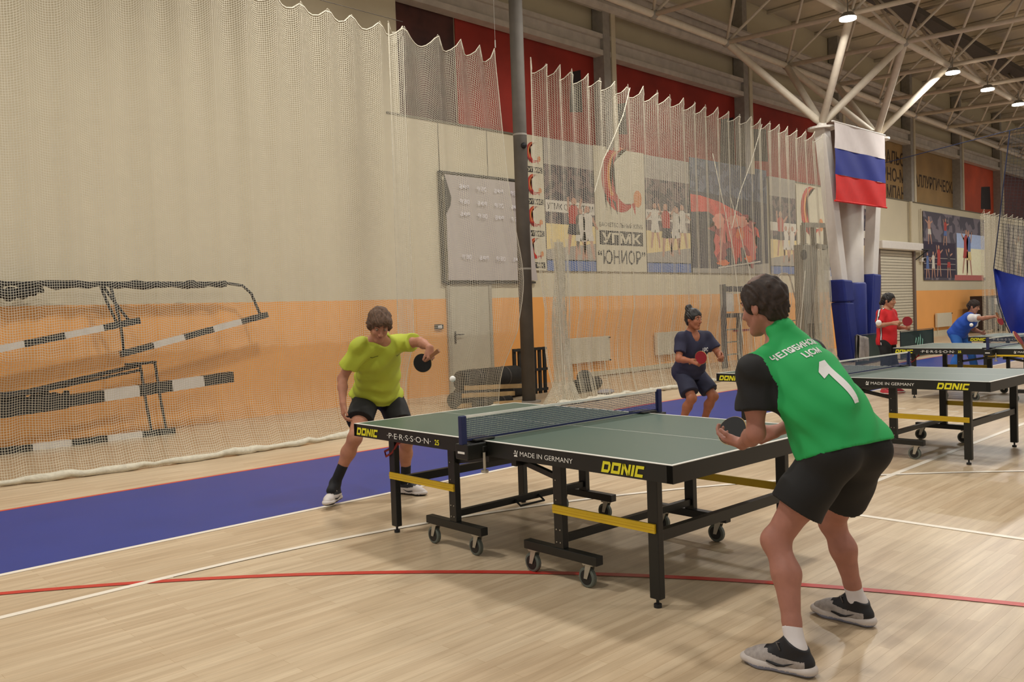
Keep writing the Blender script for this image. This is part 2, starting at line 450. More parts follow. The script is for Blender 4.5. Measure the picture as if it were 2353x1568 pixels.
tc1 = inclined('tree_column', (XC, 17.35, 0), (XC, 16.15, 5.62), 'white leaning roof column with four struts and blue padded foot, left of the flag', [(XA, yA[0]), (XA, yA[1]), (XB, yA[0]), (XB, yA[1])])
tc2 = inclined('tree_column', (XC, 18.35, 0), (XC, 19.25, 5.72), 'white leaning roof column with four struts, its head behind the right edge of the flag', [(XA, yA[1]), (XA, yA[2]), (XB, yA[1]), (XB, yA[2])])
# pads on the legs
def pad_on(t, base, top, z0, z1, wx, wy, tip=0):  # wraps a leg
    b0 = Vector(base); t0 = Vector(top); p = lambda z: b0+(t0-b0)*((z-b0.z)/(t0.z-b0.z))
    A = p(z0); B = p(z1)
    mb = MB()
    V = [(A.x-wx, A.y-wy+tip*.25, A.z), (A.x+wx, A.y-wy+tip*.25, A.z), (A.x+wx, A.y+wy, A.z-tip*.2), (A.x-wx, A.y+wy, A.z-tip*.2),
         (B.x-wx, B.y-wy, B.z), (B.x+wx, B.y-wy, B.z), (B.x+wx, B.y+wy, B.z-.02), (B.x-wx, B.y+wy, B.z-.02)]
    mb.add(V, [(0, 3, 2, 1), (4, 5, 6, 7), (0, 1, 5, 4), (1, 2, 6, 5), (2, 3, 7, 6), (3, 0, 4, 7)])
    return mb.build('column_pad', M_PAD, t, True, bevel=.04)
pad_on(tc1, (XC, 17.35, 0), (XC, 16.15, 5.62), 1.48, 2.02, .21, .25)
pad_on(tc1, (XC, 17.35, 0), (XC, 16.15, 5.62), .02, 1.48, .20, .22)
pad_on(tc2, (XC, 18.35, 0), (XC, 19.25, 5.72), .02, 2.17, .20, .22)
XR = XC-.12
t = empty('round_column', (XC-.12, 17.8, 0), 'thick round white column wrapped in blue padding between the two leaning columns', 'column')
mb = MB(); mb.tube([(XR, 17.8, 0), (XR, 17.8, 2.5), (XR, 17.8, 3.98)], [.29, .31, .34], 32); mb.build('shaft', M_WHITE, t, True, True)
mb = MB(); mb.tube([(XR, 17.8, .02), (XR, 17.8, .1), (XR, 17.8, 1.9), (XR, 17.8, 1.95)], [.33, .36, .36, .33], 32); mb.build('column_pad', M_PAD, t, True, True)
# flag
def wave_panel(name, O, U, V, w_, h_, nu, nv, amp, m, parent, ph=0., fn=None):
    O = Vector(O); U = Vector(U); V = Vector(V); N = U.cross(V).normalized(); P = []; Q = []
    for i in range(nu+1):
        for j in range(nv+1):
            a = i/nu; b = j/nv; d = amp*(math.sin(a*9+ph+b*1.5)*.6+math.sin(a*17+b*4+ph)*.3)
            if fn: d += fn(a, b)
            P.append(tuple(O+U*a*w_+V*b*h_+N*d))
    for i in range(nu):
        for j in range(nv): q = i*(nv+1)+j; Q.append((q, q+nv+1, q+nv+2, q+1))
    return np_mesh(name, P, Q, m, parent)
fl = empty('flag', (-3.86, 16.05, 3.85), 'large white blue and red striped flag hanging between the two white columns', 'flag')
fz = (5.62, 5.03, 4.43, 3.83)
for nm, m_, z1, z0 in (('white_stripe', mat('flag_white', 'E6DCD8', .8, var=.03), fz[0], fz[1]), ('blue_stripe', mat('flag_blue', '22308C', .8, var=.05), fz[1], fz[2]), ('red_stripe', mat('flag_red', 'D81E18', .8, var=.05), fz[2], fz[3])):
    wave_panel(nm, (-3.86, 15.95, z0), (.02, 1, 0), Zv, 2.72, z1-z0, 40, 10, .025, m_, fl)
mb = MB(); mb.tube([(-3.87, 15.88, 5.64), (-3.82, 18.72, 5.64)], .02, 8); mb.build('flag_rod', M_WHITE, fl, True)
mb = MB(); mb.tube([(-3.86, 15.91, 3.82), (-3.81, 18.70, 3.82)], .022, 8); mb.build('hem_rod', mat('flag_red', 'D81E18'), fl, True)

# grey round pole
t = empty('round_pole', (-4.95, 6.78, 0), 'tall grey round pole standing between the two white nets', 'pole')
mb = MB(); mb.tube([(-4.95, 6.78, 0), (-4.95, 6.78, 10.3)], .112, 24); mb.build('shaft', mat('pole_grey', '645E56', .75, metal=0., var=.15, scale=3), t, True, True)
mb = MB(); mb.cyl((-4.95, 6.78, 0), (-4.95, 6.78, .03), .2, 24)
mb.build('foot_plate', M_COLD, t, True)
mb = MB()
for z in (2.2, 4.4, 6.6): mb.cyl((-4.95, 6.78, z), (-4.95, 6.78, z+.03), .116, 24)
mb.build('joint_ring', M_COLD, t, True)
mb = MB(); mb.ball((-4.83, 6.74, 4.22), .05, 10, 6); mb.build('bolt_head', M_DKRUB, t, True)

# ------------------------------------------------------------------ nets
def net_mesh(name, P, wd, m, parent):
    I, J, _ = P.shape
    tu = np.gradient(P, axis=0); tu /= np.linalg.norm(tu, axis=2, keepdims=True)+1e-9
    tv = np.gradient(P, axis=1); tv /= np.linalg.norm(tv, axis=2, keepdims=True)+1e-9
    A = P-tu*wd/2; B = P+tu*wd/2; C_ = P-tv*wd/2; D = P+tv*wd/2
    n = I*J; V = np.concatenate([x.reshape(-1, 3) for x in (A, B, C_, D)])
    ix = np.arange(n).reshape(I, J)
    q1 = np.stack([ix[:, :-1], ix[:, :-1]+n, ix[:, 1:]+n, ix[:, 1:]], -1).reshape(-1, 4)
    q2 = np.stack([ix[:-1, :]+2*n, ix[1:, :]+2*n, ix[1:, :]+3*n, ix[:-1, :]+3*n], -1).reshape(-1, 4)
    return np_mesh(name, V, np.concatenate([q1, q2]), m, parent, smooth=False)
def wob(y, z, s=0.):
    return .5*np.sin(y*2.1+s)+.3*np.sin(y*5.3+1.3*s+z*.4)+.2*np.sin(y*9.7+z*.9+2*s)
def make_net(label, peaks, ztop, xfun, cell, sag, pleat, wd, zb=0.0, yshift=None, bottom=None, name='divider_net', group='white divider nets', rope_r=.035, jit=1., hem=True, gather=1.06):
    y0, y1 = peaks[0], peaks[-1]; n_i = int((y1-y0)*gather/cell)+1; n_j = int((ztop-zb)/cell)+1
    u = np.linspace(y0, y1, n_i); pk = np.array(peaks)
    k = np.clip(np.searchsorted(pk, u, 'right')-1, 0, len(pk)-2); fr = (u-pk[k])/(pk[k+1]-pk[k])
    sg = sag if not hasattr(sag, '__len__') else np.array(sag)[k]
    top = ztop-sg*(4*fr*(1-fr))**.8
    v = np.linspace(0, 1, n_j)
    Z = zb+(top[:, None]-zb)*v[None, :]; Y = np.repeat(u[:, None], n_j, 1)
    pl = pleat*np.cos(2*PI*fr)[:, None]*(.35+.65*v[None, :]) + pleat*.5*np.sin(fr*2*PI*2+k)[:, None]*(1-v[None, :])
    Xx = xfun(Y, Z)+pl+.03*jit*wob(Y, Z, y0)
    Z = Z+.012*jit*np.sin(Y*7+Z*3)*(1-v[None, :])+.01*np.sin(Y*19)
    Z = np.maximum(Z, zb)
    if yshift is not None: Y = yshift(Y, Z)
    P = np.stack([Xx, Y, Z], -1)
    t = empty(name, (float(P[0, 0, 0]), y0, zb), label, 'net', group=group)
    net_mesh('mesh_panel', P, wd, M_NET, t)
    mb = MB(); mb.tube([tuple(p) for p in P[:, -1][::3]]+[tuple(P[-1, -1])], .009, 5); mb.build('head_rope', M_ROPE, t, True)
    for q_ in (0, -1): mb = MB(); mb.tube([tuple(p) for p in P[q_, ::6]], .0055, 5); mb.build('side_rope', M_ROPE, t, True)
    if hem:
        mb = MB(); pts = [Vector(p)+Vector((0, 0, rope_r)) for p in P[::4, 0]]
        rr = [rope_r*(1+.22*math.sin(i*.9)+.15*math.sin(i*.37+1)) for i in range(len(pts))]
        mb.tube(pts, rr, 8); mb.build('hem_bundle', M_ROPE, t, True, True)
    return t, P
def pk(a, b, step): n = max(1, round((b-a)/step)); return [a+(b-a)*i/n for i in range(n+1)]
def xf1(Y, Z):
    bx = np.interp(Y, [-2, -1.3, .25, 2.1, 3.7, 5.6], [-4.34, -4.28, -4.02, -4.06, -4.3, -4.4])
    t = np.clip(1-Z/1.1, 0, 1)**1.6
    return (-4.12-.10*np.clip(Z, 0, 1.6)*(1-t)*0)*(1-t)+bx*t-.16*np.sin(np.clip(Z/1.2, 0, 1)*PI)
NETTOP = 5.34
make_net('widest white net, hanging left of the man in the yellow shirt', pk(-2.3, 1.51, .37)+[1.9, 2.25, 2.62, 2.97, 3.42, 3.78], NETTOP, xf1,     .0255, .13, .030, .0040, gather=1.05)
def ysh(Y, Z):
    t = (Y-3.6)/1.9; return Y+np.clip(t, 0, 1)**2*(.45*np.clip(1-(Z-.9)/4.4, 0, 1)+.25*np.exp(-((Z-2)/.8)**2))
make_net('short white net in front of the mirrored sheet, ending at the grey pole', [3.58, 3.85, 4.43, 4.81, 5.18, 5.49], NETTOP+.05, lambda Y, Z: xf1(Y, Z)-.07-.35*np.clip((Y-4.8)/.7, 0, 1)*np.clip(1-Z/3, 0, 1), .0255, [.12, .2, .19, .19, .22], .05, .0042, yshift=ysh, gather=1.25)
def xf2(Y, Z): return -4.12-.12*np.sin(np.clip(Z/1.5, 0, 1)*PI)-.0*Y
def ysh2(Y, Z):
    t = np.clip(1-(Y-6.15)/1.1, 0, 1); g = np.exp(-((Z-1.6)/1.2)**2)
    e = np.clip((Y-14.2)/1.5, 0, 1)
    return Y-.2*t*g*0+.42*t*np.clip(1-Z/2.6, 0, 1)*1.0+e*.55*np.clip(1-Z/5.0, 0, 1)
LONG, _ = make_net('long pleated white net hanging from the grey pole to the tree columns', [6.15, 6.49, 6.78, 7.09, 7.48, 7.8, 8.18]+pk(8.56, 15.75, .40), NETTOP+.02, xf2, .0285, .20, .075, .0050, yshift=ysh2, gather=1.22)
make_net('far white net beyond the roller shutter', pk(26.8, 40, .6), 4.28, lambda Y, Z: -4.1+0*Y, .05, .14, .1, .0065, gather=1.2)
# gathered bunch of netting at the second net's left edge
def bunch(nm,  x, y, z0, z1, r0, r1, n=16):
    Pn = []; J = 120; I = 70
    for i in range(I):
        a = 2*PI*i/(I-1); row = []
        for j in range(J):
            v = j/(J-1); z = z0+(z1-z0)*v; r = r0*(1-v)+r1*v+.02*math.sin(a*6+v*7)
            if z < .35: r += (.35-z)*.55*(1+.4*math.sin(a*3))
            row.append((x+r*math.cos(a)*.55, y+r*math.sin(a)+.03*math.sin(v*9), max(z, .005)))
        Pn.append(row)
    P = np.array(Pn)
    t = LONG; net_mesh(nm, P, .006, M_NET, t)
    for k in range(5): mb = MB(); mb.tube([(x+.1*math.sin(k*1.7+q*.3), y+.12*math.cos(k*2.1)+.02*q*math.sin(k), z0+.05+(z1-z0)*q/8) for q in range(9)], .007, 5); mb.build('fold_rope', M_ROPE, t, True)
bunch('gathered_edge', -4.25, 6.85, 0.005, 2.6, .20, .08)
bunch('gathered_end', -4.2, 15.9, 0.005, 2.7, .36, .16)
# steel cable carrying the nets
t = empty('net_cable', (-4.12, -2.3, NETTOP), 'thin dark cable above the white nets', 'cable')
mb = MB(); mb.tube([(-4.12, -2.3, NETTOP+.07), (-4.12, 3.8, NETTOP+.07)], .004, 5); mb.build('wire', M_TRAY, t, True)
mb = MB()
for y in (5.49,): mb.tube([(-4.12, y, NETTOP+.05), (-4.12, y, 8.0)], .003, 4); mb.tube([(-4.12, y, NETTOP+.05), (-4.12, y, NETTOP+.16)], .009, 6)
mb.build('hanger', M_COLD, t, True)
# loose ropes over the long net
for i, pts in enumerate((((-3.98, 8.5, 5.25), (-3.95, 8.25, 4.75), (-3.95, 7.95, 4.3), (-3.96, 7.7, 3.95), (-3.96, 7.45, 3.4)), ((-3.98, 12.9, 5.2), (-3.95, 12.4, 4.4), (-3.95, 11.9, 3.7), (-3.96, 11.6, 3.0)),
                         ((-3.97, 11.0, 4.4), (-3.95, 11.6, 2.6), (-3.95, 11.9, .7)), ((-3.97, 11.6, 3.6), (-3.95, 12.2, 2.2), (-3.95, 12.35, .6)), ((-3.97, 14.6, 2.2), (-3.95, 14.2, .6)))):
    mb = MB(); mb.tube(pts, .008, 5); mb.build('loose_rope', M_ROPE, LONG, True)

# ------------------------------------------------------------------ goals against the wall behind the net
M_GW = mat('goal_white', 'D9D4CC', .45, var=.05); M_GB = mat('goal_black', '1C1B18', .5, var=.1)
def striped(a, b, w_, first_black, seg, parent, name='striped_post', d=None):
    a = Vector(a); b = Vector(b); L = (b-a).length; n = max(1, round(L/seg)); mb = MB()
    for i in range(n):
        p = a+(b-a)*(i/n); q = a+(b-a)*((i+1)/n); mb.bar(p, q, w_, d or w_, mi=(i+(0 if first_black else 1)) % 2)
    return mb.build(name, [M_GB, M_GW], parent, True)
def folded_net(parent, pts, r, m=None):
    mb = MB(); P = []
    N = 40; pts = [Vector(p) for p in pts]
    for i in range(N+1):
        t = i/N*(len(pts)-1); k = min(int(t), len(pts)-2); p = pts[k].lerp(pts[k+1], t-k)
        P.append(p+Vector((.02*math.sin(i*1.3), 0, .012*math.sin(i*2.1))))
    mb.tube(P, [r*(1+.3*math.sin(i*.8)+.2*math.sin(i*2.3)) for i in range(N+1)], 8)
    return mb.build('folded_netting', m or mat('netting_dark', '2A2824', .9, var=.4, scale=30, bump=.5), parent, True, True)
xg = -7.0
g = empty('handball_goal', (xg, 1.05, 0), 'folded black and white goal frame hung highest on the wall', 'goal', group='folded goals behind the net')
striped((xg, 3.2, 1.60), (xg, 1.0, 1.12), .085, True, .44, g)
mb = MB(); mb.tube([(xg-.1, -2, 2.09), (xg-.1, 2.6, 2.09), (xg-.08, 2.86, 2.05), (xg-.05, 2.98, 1.93), (xg, 3.08, 1.62)], .022, 8); mb.build('back_tube', M_GB, g, True, True)
mb = MB(); mb.tube([(xg, .92, 2.03), (xg, 1.02, 1.55), (xg, 1.05, 1.12)], .02, 8); mb.tube([(xg-.05, .84, 2.05), (xg-.05, 2.5, 2.05)], .012, 6); mb.build('side_tube', M_GB, g, True, True)
folded_net(g, [(xg-.12, -2, 2.06), (xg-.1, -.2, 2.08), (xg-.1, 1.5, 2.06), (xg-.1, 2.6, 2.07)], .045)
g = empty('handball_goal', (xg-.12, 0, 0), 'folded black and white goal frame whose striped bar stops left of the highest one', 'goal', group='folded goals behind the net')
striped((xg-.02, 1.28, 1.57), (xg-.02, -2.1, .98), .085, True, .46, g)
mb = MB(); mb.tube([(xg-.1, .86, 2.04), (xg-.06, 1.0, 1.8), (xg-.02, 1.16, 1.55)], .02, 8); mb.tube([(xg-.14, .84, 2.04), (xg-.08, .9, 1.8), (xg-.04, 1.0, 1.52)], .02, 8); mb.build('side_tube', M_GB, g, True, True)
folded_net(g, [(xg-.16, -.6, 2.0), (xg-.16, -.2, 1.96), (xg-.16, .1, 2.03)], .07)
g = empty('handball_goal', (xg+.2, 0, 0), 'low folded goal frame with a thick striped bar and a striped bar on the floor', 'goal', group='folded goals behind the net')
striped((xg+.12, 2.52, .70), (xg+.12, .25, .56), .15, True, .42, g, d=.15)
mb = MB(); mb.bar((xg+.12, .25, .56), (xg+.12, -2.2, .42), .16, .18); mb.build('wrapped_bar', M_GB, g, True)
striped((xg+.3, 1.56, .035), (xg+.3, -2.0, .05), .08, True, .42, g, 'floor_post')
mb = MB(); mb.tube([(xg+.15, 1.40, .98), (xg+.22, 1.42, .5), (xg+.3, 1.45, .06)], .02, 8); mb.tube([(xg+.15, 1.2, .96), (xg+.22, 1.22, .5), (xg+.3, 1.25, .06)], .02, 8)
mb.tube([(xg+.15, 1.42, .99), (xg+.15, 1.0, .98)], .02, 8); mb.build('upright_tube', M_GB, g, True, True)
mb = MB(); mb.tube([(xg+.1, 1.2, .96), (xg+.1, -.2, .72), (xg+.1, -2.1, .66)], .03, 8); mb.tube([(xg+.2, 1.2, .90), (xg+.2, -.2, .70), (xg+.2, -2.1, .60)], .02, 8); mb.build('brace_tube', M_GB, g, True, True)
folded_net(g, [(xg+.1, -2.1, .60), (xg+.1, -.6, .62), (xg+.1, .3, .62)], .07)

# ------------------------------------------------------------------ door, sheet, radiators
mb = MB(); mb.box((XW, 7.20, 0), (XW+.03, 8.20, 2.07)); dr = structure('door_1', mb, M_DOOR, bevel=.004)
mb = MB(); mb.box((XW, 7.12, 0), (XW+.045, 7.20, 2.13)); mb.box((XW, 8.20, 0), (XW+.045, 8.27, 2.13)); mb.box((XW, 7.12, 2.07), (XW+.045, 8.27, 2.13)); mb.build('door_frame', mat('frame_grey', 'A8A08C', .5), dr)
mb = MB(); mb.box((XW+.03, 7.27, .95), (XW+.04, 7.31, 1.18)); mb.tube([(XW+.04, 7.29, 1.12), (XW+.09, 7.29, 1.12), (XW+.09, 7.46, 1.12)], .012, 8); mb.build('door_handle', M_BLACK, dr)
for i, (y0, y1) in enumerate(((10.38, 11.8), (13.6, 15.0), (32.0, 33.6))):
    t = empty('radiator', (XW, y0, .35), 'flat cream panel radiator on the orange wall, %s' % ['left one behind the long net', 'right one behind the long net', 'beyond the roller shutter'][i], 'radiator', group='panel radiators on the wall')
    mb = MB(); mb.box((XW+.04, y0, .35), (XW+.13, y1, .90)); mb.build('panel', M_RAD, t, True, bevel=.008)
    mb = MB()
    for y in (y0+.15, y1-.15): mb.tube([(XW+.08, y, .35), (XW+.08, y, .06)], .012, 6)
    mb.build('pipe', M_RAD, t, True)
    mb = MB(); mb.cyl((XW+.13, y1-.04, .36), (XW+.17, y1-.04, .36), .02, 8); mb.cyl((XW+.13, y1-.04, .87), (XW+.17, y1-.04, .87), .015, 8); mb.build('valve', M_BLACK, t, True)
mb = MB(); mb.box((XW, 6.82, 1.24), (XW+.05, 7.0, 1.33)); mb.box((XW+.05, 6.86, 1.26), (XW+.055, 6.96, 1.31), 1)
tag(mb.build('control_box', [M_BLACK, M_GW]), 'small black control box on the orange wall left of the grey door', 'control box')
# mirrored sheet
sh = empty('hanging_sheet', (XW+.1, 7.05, 2.13), 'pale grey sheet with faint mirrored white marks above the grey door', 'sheet')
M_SHEET = mat('sheet_grey', 'B9AFA8', .7, var=.03, scale=2)
Ssh = wave_panel('cloth', (XW+.12, 7.1, 2.15), Yv, Zv, 2.1, 1.98, 40, 30, .018, M_SHEET, sh, fn=lambda a, b: 0)
poly('side_flap', [(2.05, 0), (2.42, 0), (2.12, 1.98), (2.05, 1.98)], (XW+.11, 7.1, 2.15), Yv, Zv, M_SHEET, sh)
mb = MB(); mb.box((XW+.02, 7.02, 2.11), (XW+.08, 7.06, 4.2)); mb.box((XW+.02, 7.02, 4.16), (XW+.08, 9.3, 4.2)); mb.box((XW+.02, 7.02, 2.09), (XW+.08, 9.5, 2.13)); mb.build('frame_bar', mat('frame_dark', '4A463C', .6), sh, True)
poly('gap_shade', [(0, .0), (.13, .2), (.16, .35), (.02, .75), (0, .75)], (XW+.15, 7.06, 3.35), Yv, Zv, M_BLACK, sh)  # flat black patch painted for the shade in the gap behind the sheet
M_MARK = mat('mark_white', 'EEEAF0', .6)
for r_, z in enumerate((3.88, 3.60, 3.36, 2.55)):
    for c_ in range(4):
        s_ = 'РФБ' if (r_+c_) % 2 == 0 else 'СКБ УР'
        lettering('mirrored_mark', s_, (XW+.165, 7.42+.45*c_, z-.01*c_), Yv, Zv, .24, .085, M_MARK, sh, .002, mirror=True, bold=.01)

# ------------------------------------------------------------------ banners
XBn = XW+.03
M_BNW = mat('banner_white', 'D2C8AC', .6, var=.02); M_INK = mat('ink_black', '2A2622', .6); M_CR = mat('crescent_red', 'B83024', .6, var=.3, scale=3)
M_CO = mat('crescent_orange', 'D89048', .6, var=.2, scale=4); M_BALLO = mat('ball_orange', 'D8884C', .6)
M_YEL = mat('print_floor_yellow', 'E8CF8C', .6, var=.04); M_PBLUE = mat('print_blue', '5C74A8', .6, var=.06); M_PGREY = mat('print_grey', 'A49C90', .6, var=.08)
def crowd(name, c1, c2, c3, sc):
    if name in MATS: return MATS[name]
    m = bpy.data.materials.new(name); m.use_nodes = True; nt = m.node_tree; b = nt.nodes['Principled BSDF']
    tc = nt.nodes.new('ShaderNodeTexCoord'); v = nt.nodes.new('ShaderNodeTexVoronoi'); v.inputs['Scale'].default_value = sc
    r = nt.nodes.new('ShaderNodeValToRGB'); e = r.color_ramp.elements; e[0].color = lin(c1); e[1].color = lin(c3); x = e.new(.5); x.color = lin(c2); r.color_ramp.interpolation = 'CONSTANT'
    nt.links.new(tc.outputs['Object'], v.inputs['Vector']); nt.links.new(v.outputs['Color'], r.inputs['Fac']); nt.links.new(r.outputs['Color'], b.inputs['Base Color'])
    b.inputs['Roughness'].default_value = .6; MATS[name] = m; return m
M_CROWD = crowd('print_crowd', '3A3640', '6E5A5A', '9C8878', 9)
M_CROWDB = crowd('print_crowd_blue', '3A4458', '5A6478', '80808A', 6)
def crescent(O, s, parent):
    n = 40; out = []; inn = []
    for i in range(n+1):
        a = math.radians(75+(310-75)*i/n); out.append((.5+.42*math.cos(a), .55+.47*math.sin(a)))
    for i in range(n+1):
        a = math.radians(70+(305-70)*i/n); inn.append((.66+.33*math.cos(a), .60+.40*math.sin(a)))
    P = lambda q: [(a*s, b*s) for a, b in q]
    poly('crescent', P(out+[(.84, .05)]+inn[::-1]), O, Yv, Zv, M_CR, parent, .003)
    mid = [((a+c)/2, (b+d)/2) for (a, b), (c, d) in zip(out, inn)]
    poly('crescent_inner', P(mid[:26]+[((m[0]+c[0])/2, (m[1]+c[1])/2) for m, c in zip(mid, inn)][:26][::-1]), O, Yv, Zv, M_CO, parent, .005)  # orange inner band of the printed crescent
    polys('crescent_streaks', [(P([(.30, .26), (.42, .04), (.38, .22)]), 0, 0), (P([(.22, .30), (.28, .02), (.27, .24)]), 0, 0), (P([(.12, .36), (.18, .08), (.18, .3)]), 0, 0)], O, Yv, Zv, [M_INK], parent, .005)
    poly('ball_print', P(circle(.90, .30, .10, 28, ry=.125)), O, Yv, Zv, M_BALLO, parent, .004)
def logo_banner(y0, y1, z0, z1, label):
    t = empty('logo_banner', (XBn, y0, z0), label, 'banner'); W_ = y1-y0; H_ = z1-z0
    mb = MB(); mb.box((XBn, y0, z0), (XBn+.015, y1, z1)); mb.build('cloth', M_BNW, t, True)
    X_ = XBn+.015; crescent((X_, y0+.07*W_, z0+.44*H_), W_*.86, t)
    lettering('lettering', 'БАСКЕТБОЛЬНЫЙ КЛУБ', (X_, y0+.07*W_, z0+.36*H_), Yv, Zv, .86*W_, .045*H_, M_INK, t, .003)
    poly('black_box', [(.07*W_, .215*H_), (.93*W_, .215*H_), (.93*W_, .33*H_), (.07*W_, .33*H_)], (X_, y0, z0), Yv, Zv, M_INK, t, .002)
    lettering('lettering', 'УГМК', (X_, y0+.11*W_, z0+.232*H_), Yv, Zv, .78*W_, .082*H_, M_BNW, t, .005, bold=.03)
    lettering('lettering', '“ЮНИОР”', (X_, y0+.03*W_, z0+.06*H_), Yv, Zv, .94*W_, .115*H_, M_INK, t, .003, bold=.01)
logo_banner(11.52, 13.38, 2.36, 5.18, 'tall cream banner with a red crescent and ball logo behind the long net')
logo_banner(20.9, 22.75, 2.15, 5.05, 'second cream crescent banner just left of the leaning white column')
t = empty('logo_banner', (XBn, 9.3, 2.36), 'narrow cream banner repeating small crescent logos beside the grey pole', 'banner')
mb = MB(); mb.box((XBn, 9.28, 2.36), (XBn+.015, 9.88, 5.16)); mb.build('cloth', M_BNW, t, True)
for k in range(4):
    z = 4.55-.66*k; crescent((XBn+.015, 9.34, z), .46, t)
    poly('black_box', [(.04, 0), (.5, 0), (.5, .12), (.04, .12)], (XBn+.015, 9.34, z-.16), Yv, Zv, M_INK, t, .002)
    lettering('lettering', 'УГМК', (XBn+.015, 9.40, z-.14), Yv, Zv, .4, .08, M_BNW, t, .004, bold=.02)
M_SK = mat('print_skin', 'C09078', .6); M_PW = mat('print_white', 'D8D0C0', .6); M_PR = mat('print_red', 'B84038', .6); M_PD = mat('print_dark', '34303A', .6)
def figure(parent, x, z, s, shirt, shorts, lean=0., arms=(1.2, .6), X_=XBn+.015):
    q = lambda a, b: (a*s+lean*b*s, b*s)
    L = [(capsule2(q(-.07, .48), q(-.16, .02), .055*s, .035*s), 1, 0), (capsule2(q(.07, .48), q(.17, .03), .055*s, .035*s), 1, 0),
         (capsule2(q(-.15, .82), q(-.15-.22*math.cos(arms[0]), .82+.24*math.sin(arms[0])), .035*s, .025*s), 1, .0005), (capsule2(q(.15, .82), q(.15+.22*math.cos(arms[1]), .82+.24*math.sin(arms[1])), .035*s, .025*s), 1, .0005),
         (capsule2(q(0, .58), q(0, .80), .13*s, .15*s), 0, .001), ([q(-.14, .58), q(.14, .58), q(.18, .38), q(.02, .37), q(0, .45), q(-.03, .37), q(-.18, .38)], 2, .0015), (circle(q(0, 1.0)[0], q(0, 1.0)[1], .075*s, 16), 1, .001)]
    polys('printed_figure', L, (X_, x, z), Yv, Zv, [shirt, M_SK, shorts], parent, .004)
def court_picture(y0, y1, label, figs, txt=True, z0=2.36, z1=5.16):
    t = empty('picture_banner', (XBn, y0, z0), label, 'banner', group='basketball pictures behind the net'); W_ = y1-y0; X_ = XBn+.015
    mb = MB(); mb.box((XBn, y0, z0), (X_, y1, z1)); mb.build('cloth', M_CROWD, t, True)
    R_ = lambda a, b, c, d: [(a, b), (c, b), (c, d), (a, d)]
    poly('print_roof', R_(0, 2.25, W_, 2.8), (X_, y0, z0), Yv, Zv, M_PGREY, t, .001)
    poly('print_board', R_(0, 1.25, W_, 1.5), (X_, y0, z0), Yv, Zv, M_PW, t, .002)
    poly('print_court', [(0, .45), (W_, .62), (W_, 1.0), (0, 1.0)], (X_, y0, z0), Yv, Zv, M_YEL, t, .002)
    poly('print_key', [(0, .22), (W_, .22), (W_, .62), (0, .45)], (X_, y0, z0), Yv, Zv, M_PGREY, t, .002)
    poly('print_border', R_(0, 0, W_, .24), (X_, y0, z0), Yv, Zv, M_PBLUE, t, .002)
    if txt: lettering('lettering', 'УГМК ОСВЕРТИМ', (X_, y0+.05, z0+1.3), Yv, Zv, W_-.1, .14, M_INK, t, .004, bold=.01)
    for f in figs: figure(t, *f)
    return t
court_picture(9.9, 11.5, 'basketball picture with two players left of the crescent banner', [(10.75, 2.72, 1.15, M_PR, M_PD, .05, (1.5, 1.3)), (11.0, 2.62, 1.05, M_PW, M_PW, 0, (.3, 1.5)), (11.25, 2.62, 1.1, M_PW, M_PW, 0, (-.4, -.9))])
court_picture(13.4, 15.25, 'basketball picture with three players right of the crescent banner', [(13.75, 2.95, 1.0, M_PW, M_PW, 0, (-.6, .2)), (14.25, 2.75, 1.2, M_PR, M_PD, -.05, (1.2, .8)), (14.55, 2.8, 1.1, M_PW, M_PW, .1, (.5, .2)), (14.9, 2.98, 1.0, M_PW, M_PW, 0, (.9, -.4))])
court_picture(19.3, 20.85, 'distant basketball picture right of the red picture', [(19.9, 2.9, 1.2, M_PR, M_PD, 0, (1.4, .6)), (20.2, 2.7, 1.0, M_PW, M_PW, 0, (.6, 1.2)), (20.5, 2.7, 1.0, M_PW, M_PW, .1, (.3, .8))], False)
court_picture(22.8, 26.2, 'basketball picture behind the white round column', [(23.6, 2.8, 1.2, M_PW, M_PW, 0, (1, .6)), (24.8, 2.8, 1.1, M_PR, M_PD, 0, (.5, 1))], False)
# red picture (generic glowing crouching figure on a dark court)
t = empty('picture_banner', (XBn, 15.3, 2.36), 'dark picture of a glowing red crouching figure behind the long net', 'banner'); X_ = XBn+.015
M_GLR = mat('print_bright_red', 'E04838', .6, var=.25, scale=3); M_GLP = mat('print_pink', 'F09880', .6, var=.15, scale=3); M_GLO = mat('print_orange', 'F07030', .6, var=.1)
mb = MB(); mb.box((XBn, 15.3, 2.36), (X_, 19.15, 5.3)); mb.build('cloth', mat('print_night', '2C2A3C', .6, var=.35, scale=1.5), t, True)
poly('print_stand', [(0, 2.1), (3.85, 2.0), (3.85, 2.94), (0, 2.94)], (X_, 15.3, 2.36), Yv, Zv, M_CROWDB, t, .001)
poly('print_red_wave', [(0, 1.55), (.8, 1.6), (1.6, 1.3), (2.6, 1.25), (3.4, 1.0), (3.3, 1.25), (2.4, 1.65), (1.3, 1.9), (.4, 2.0), (0, 2.0)], (X_, 15.3, 2.36), Yv, Zv, M_GLR, t, .002)
M_GLOW = crowd('print_glow', 'A03038', 'E05850', 'F0A890', 2.6)
def blob(cx, cy, rx, ry, n, sd): return [(cx+rx*math.cos(2*PI*k/n)*(1+.16*math.sin(k*2.3+sd)+.1*math.sin(k*5.1)), cy+ry*math.sin(2*PI*k/n)*(1+.16*math.cos(k*1.9+sd)+.1*math.sin(k*4.3))) for k in range(n)]
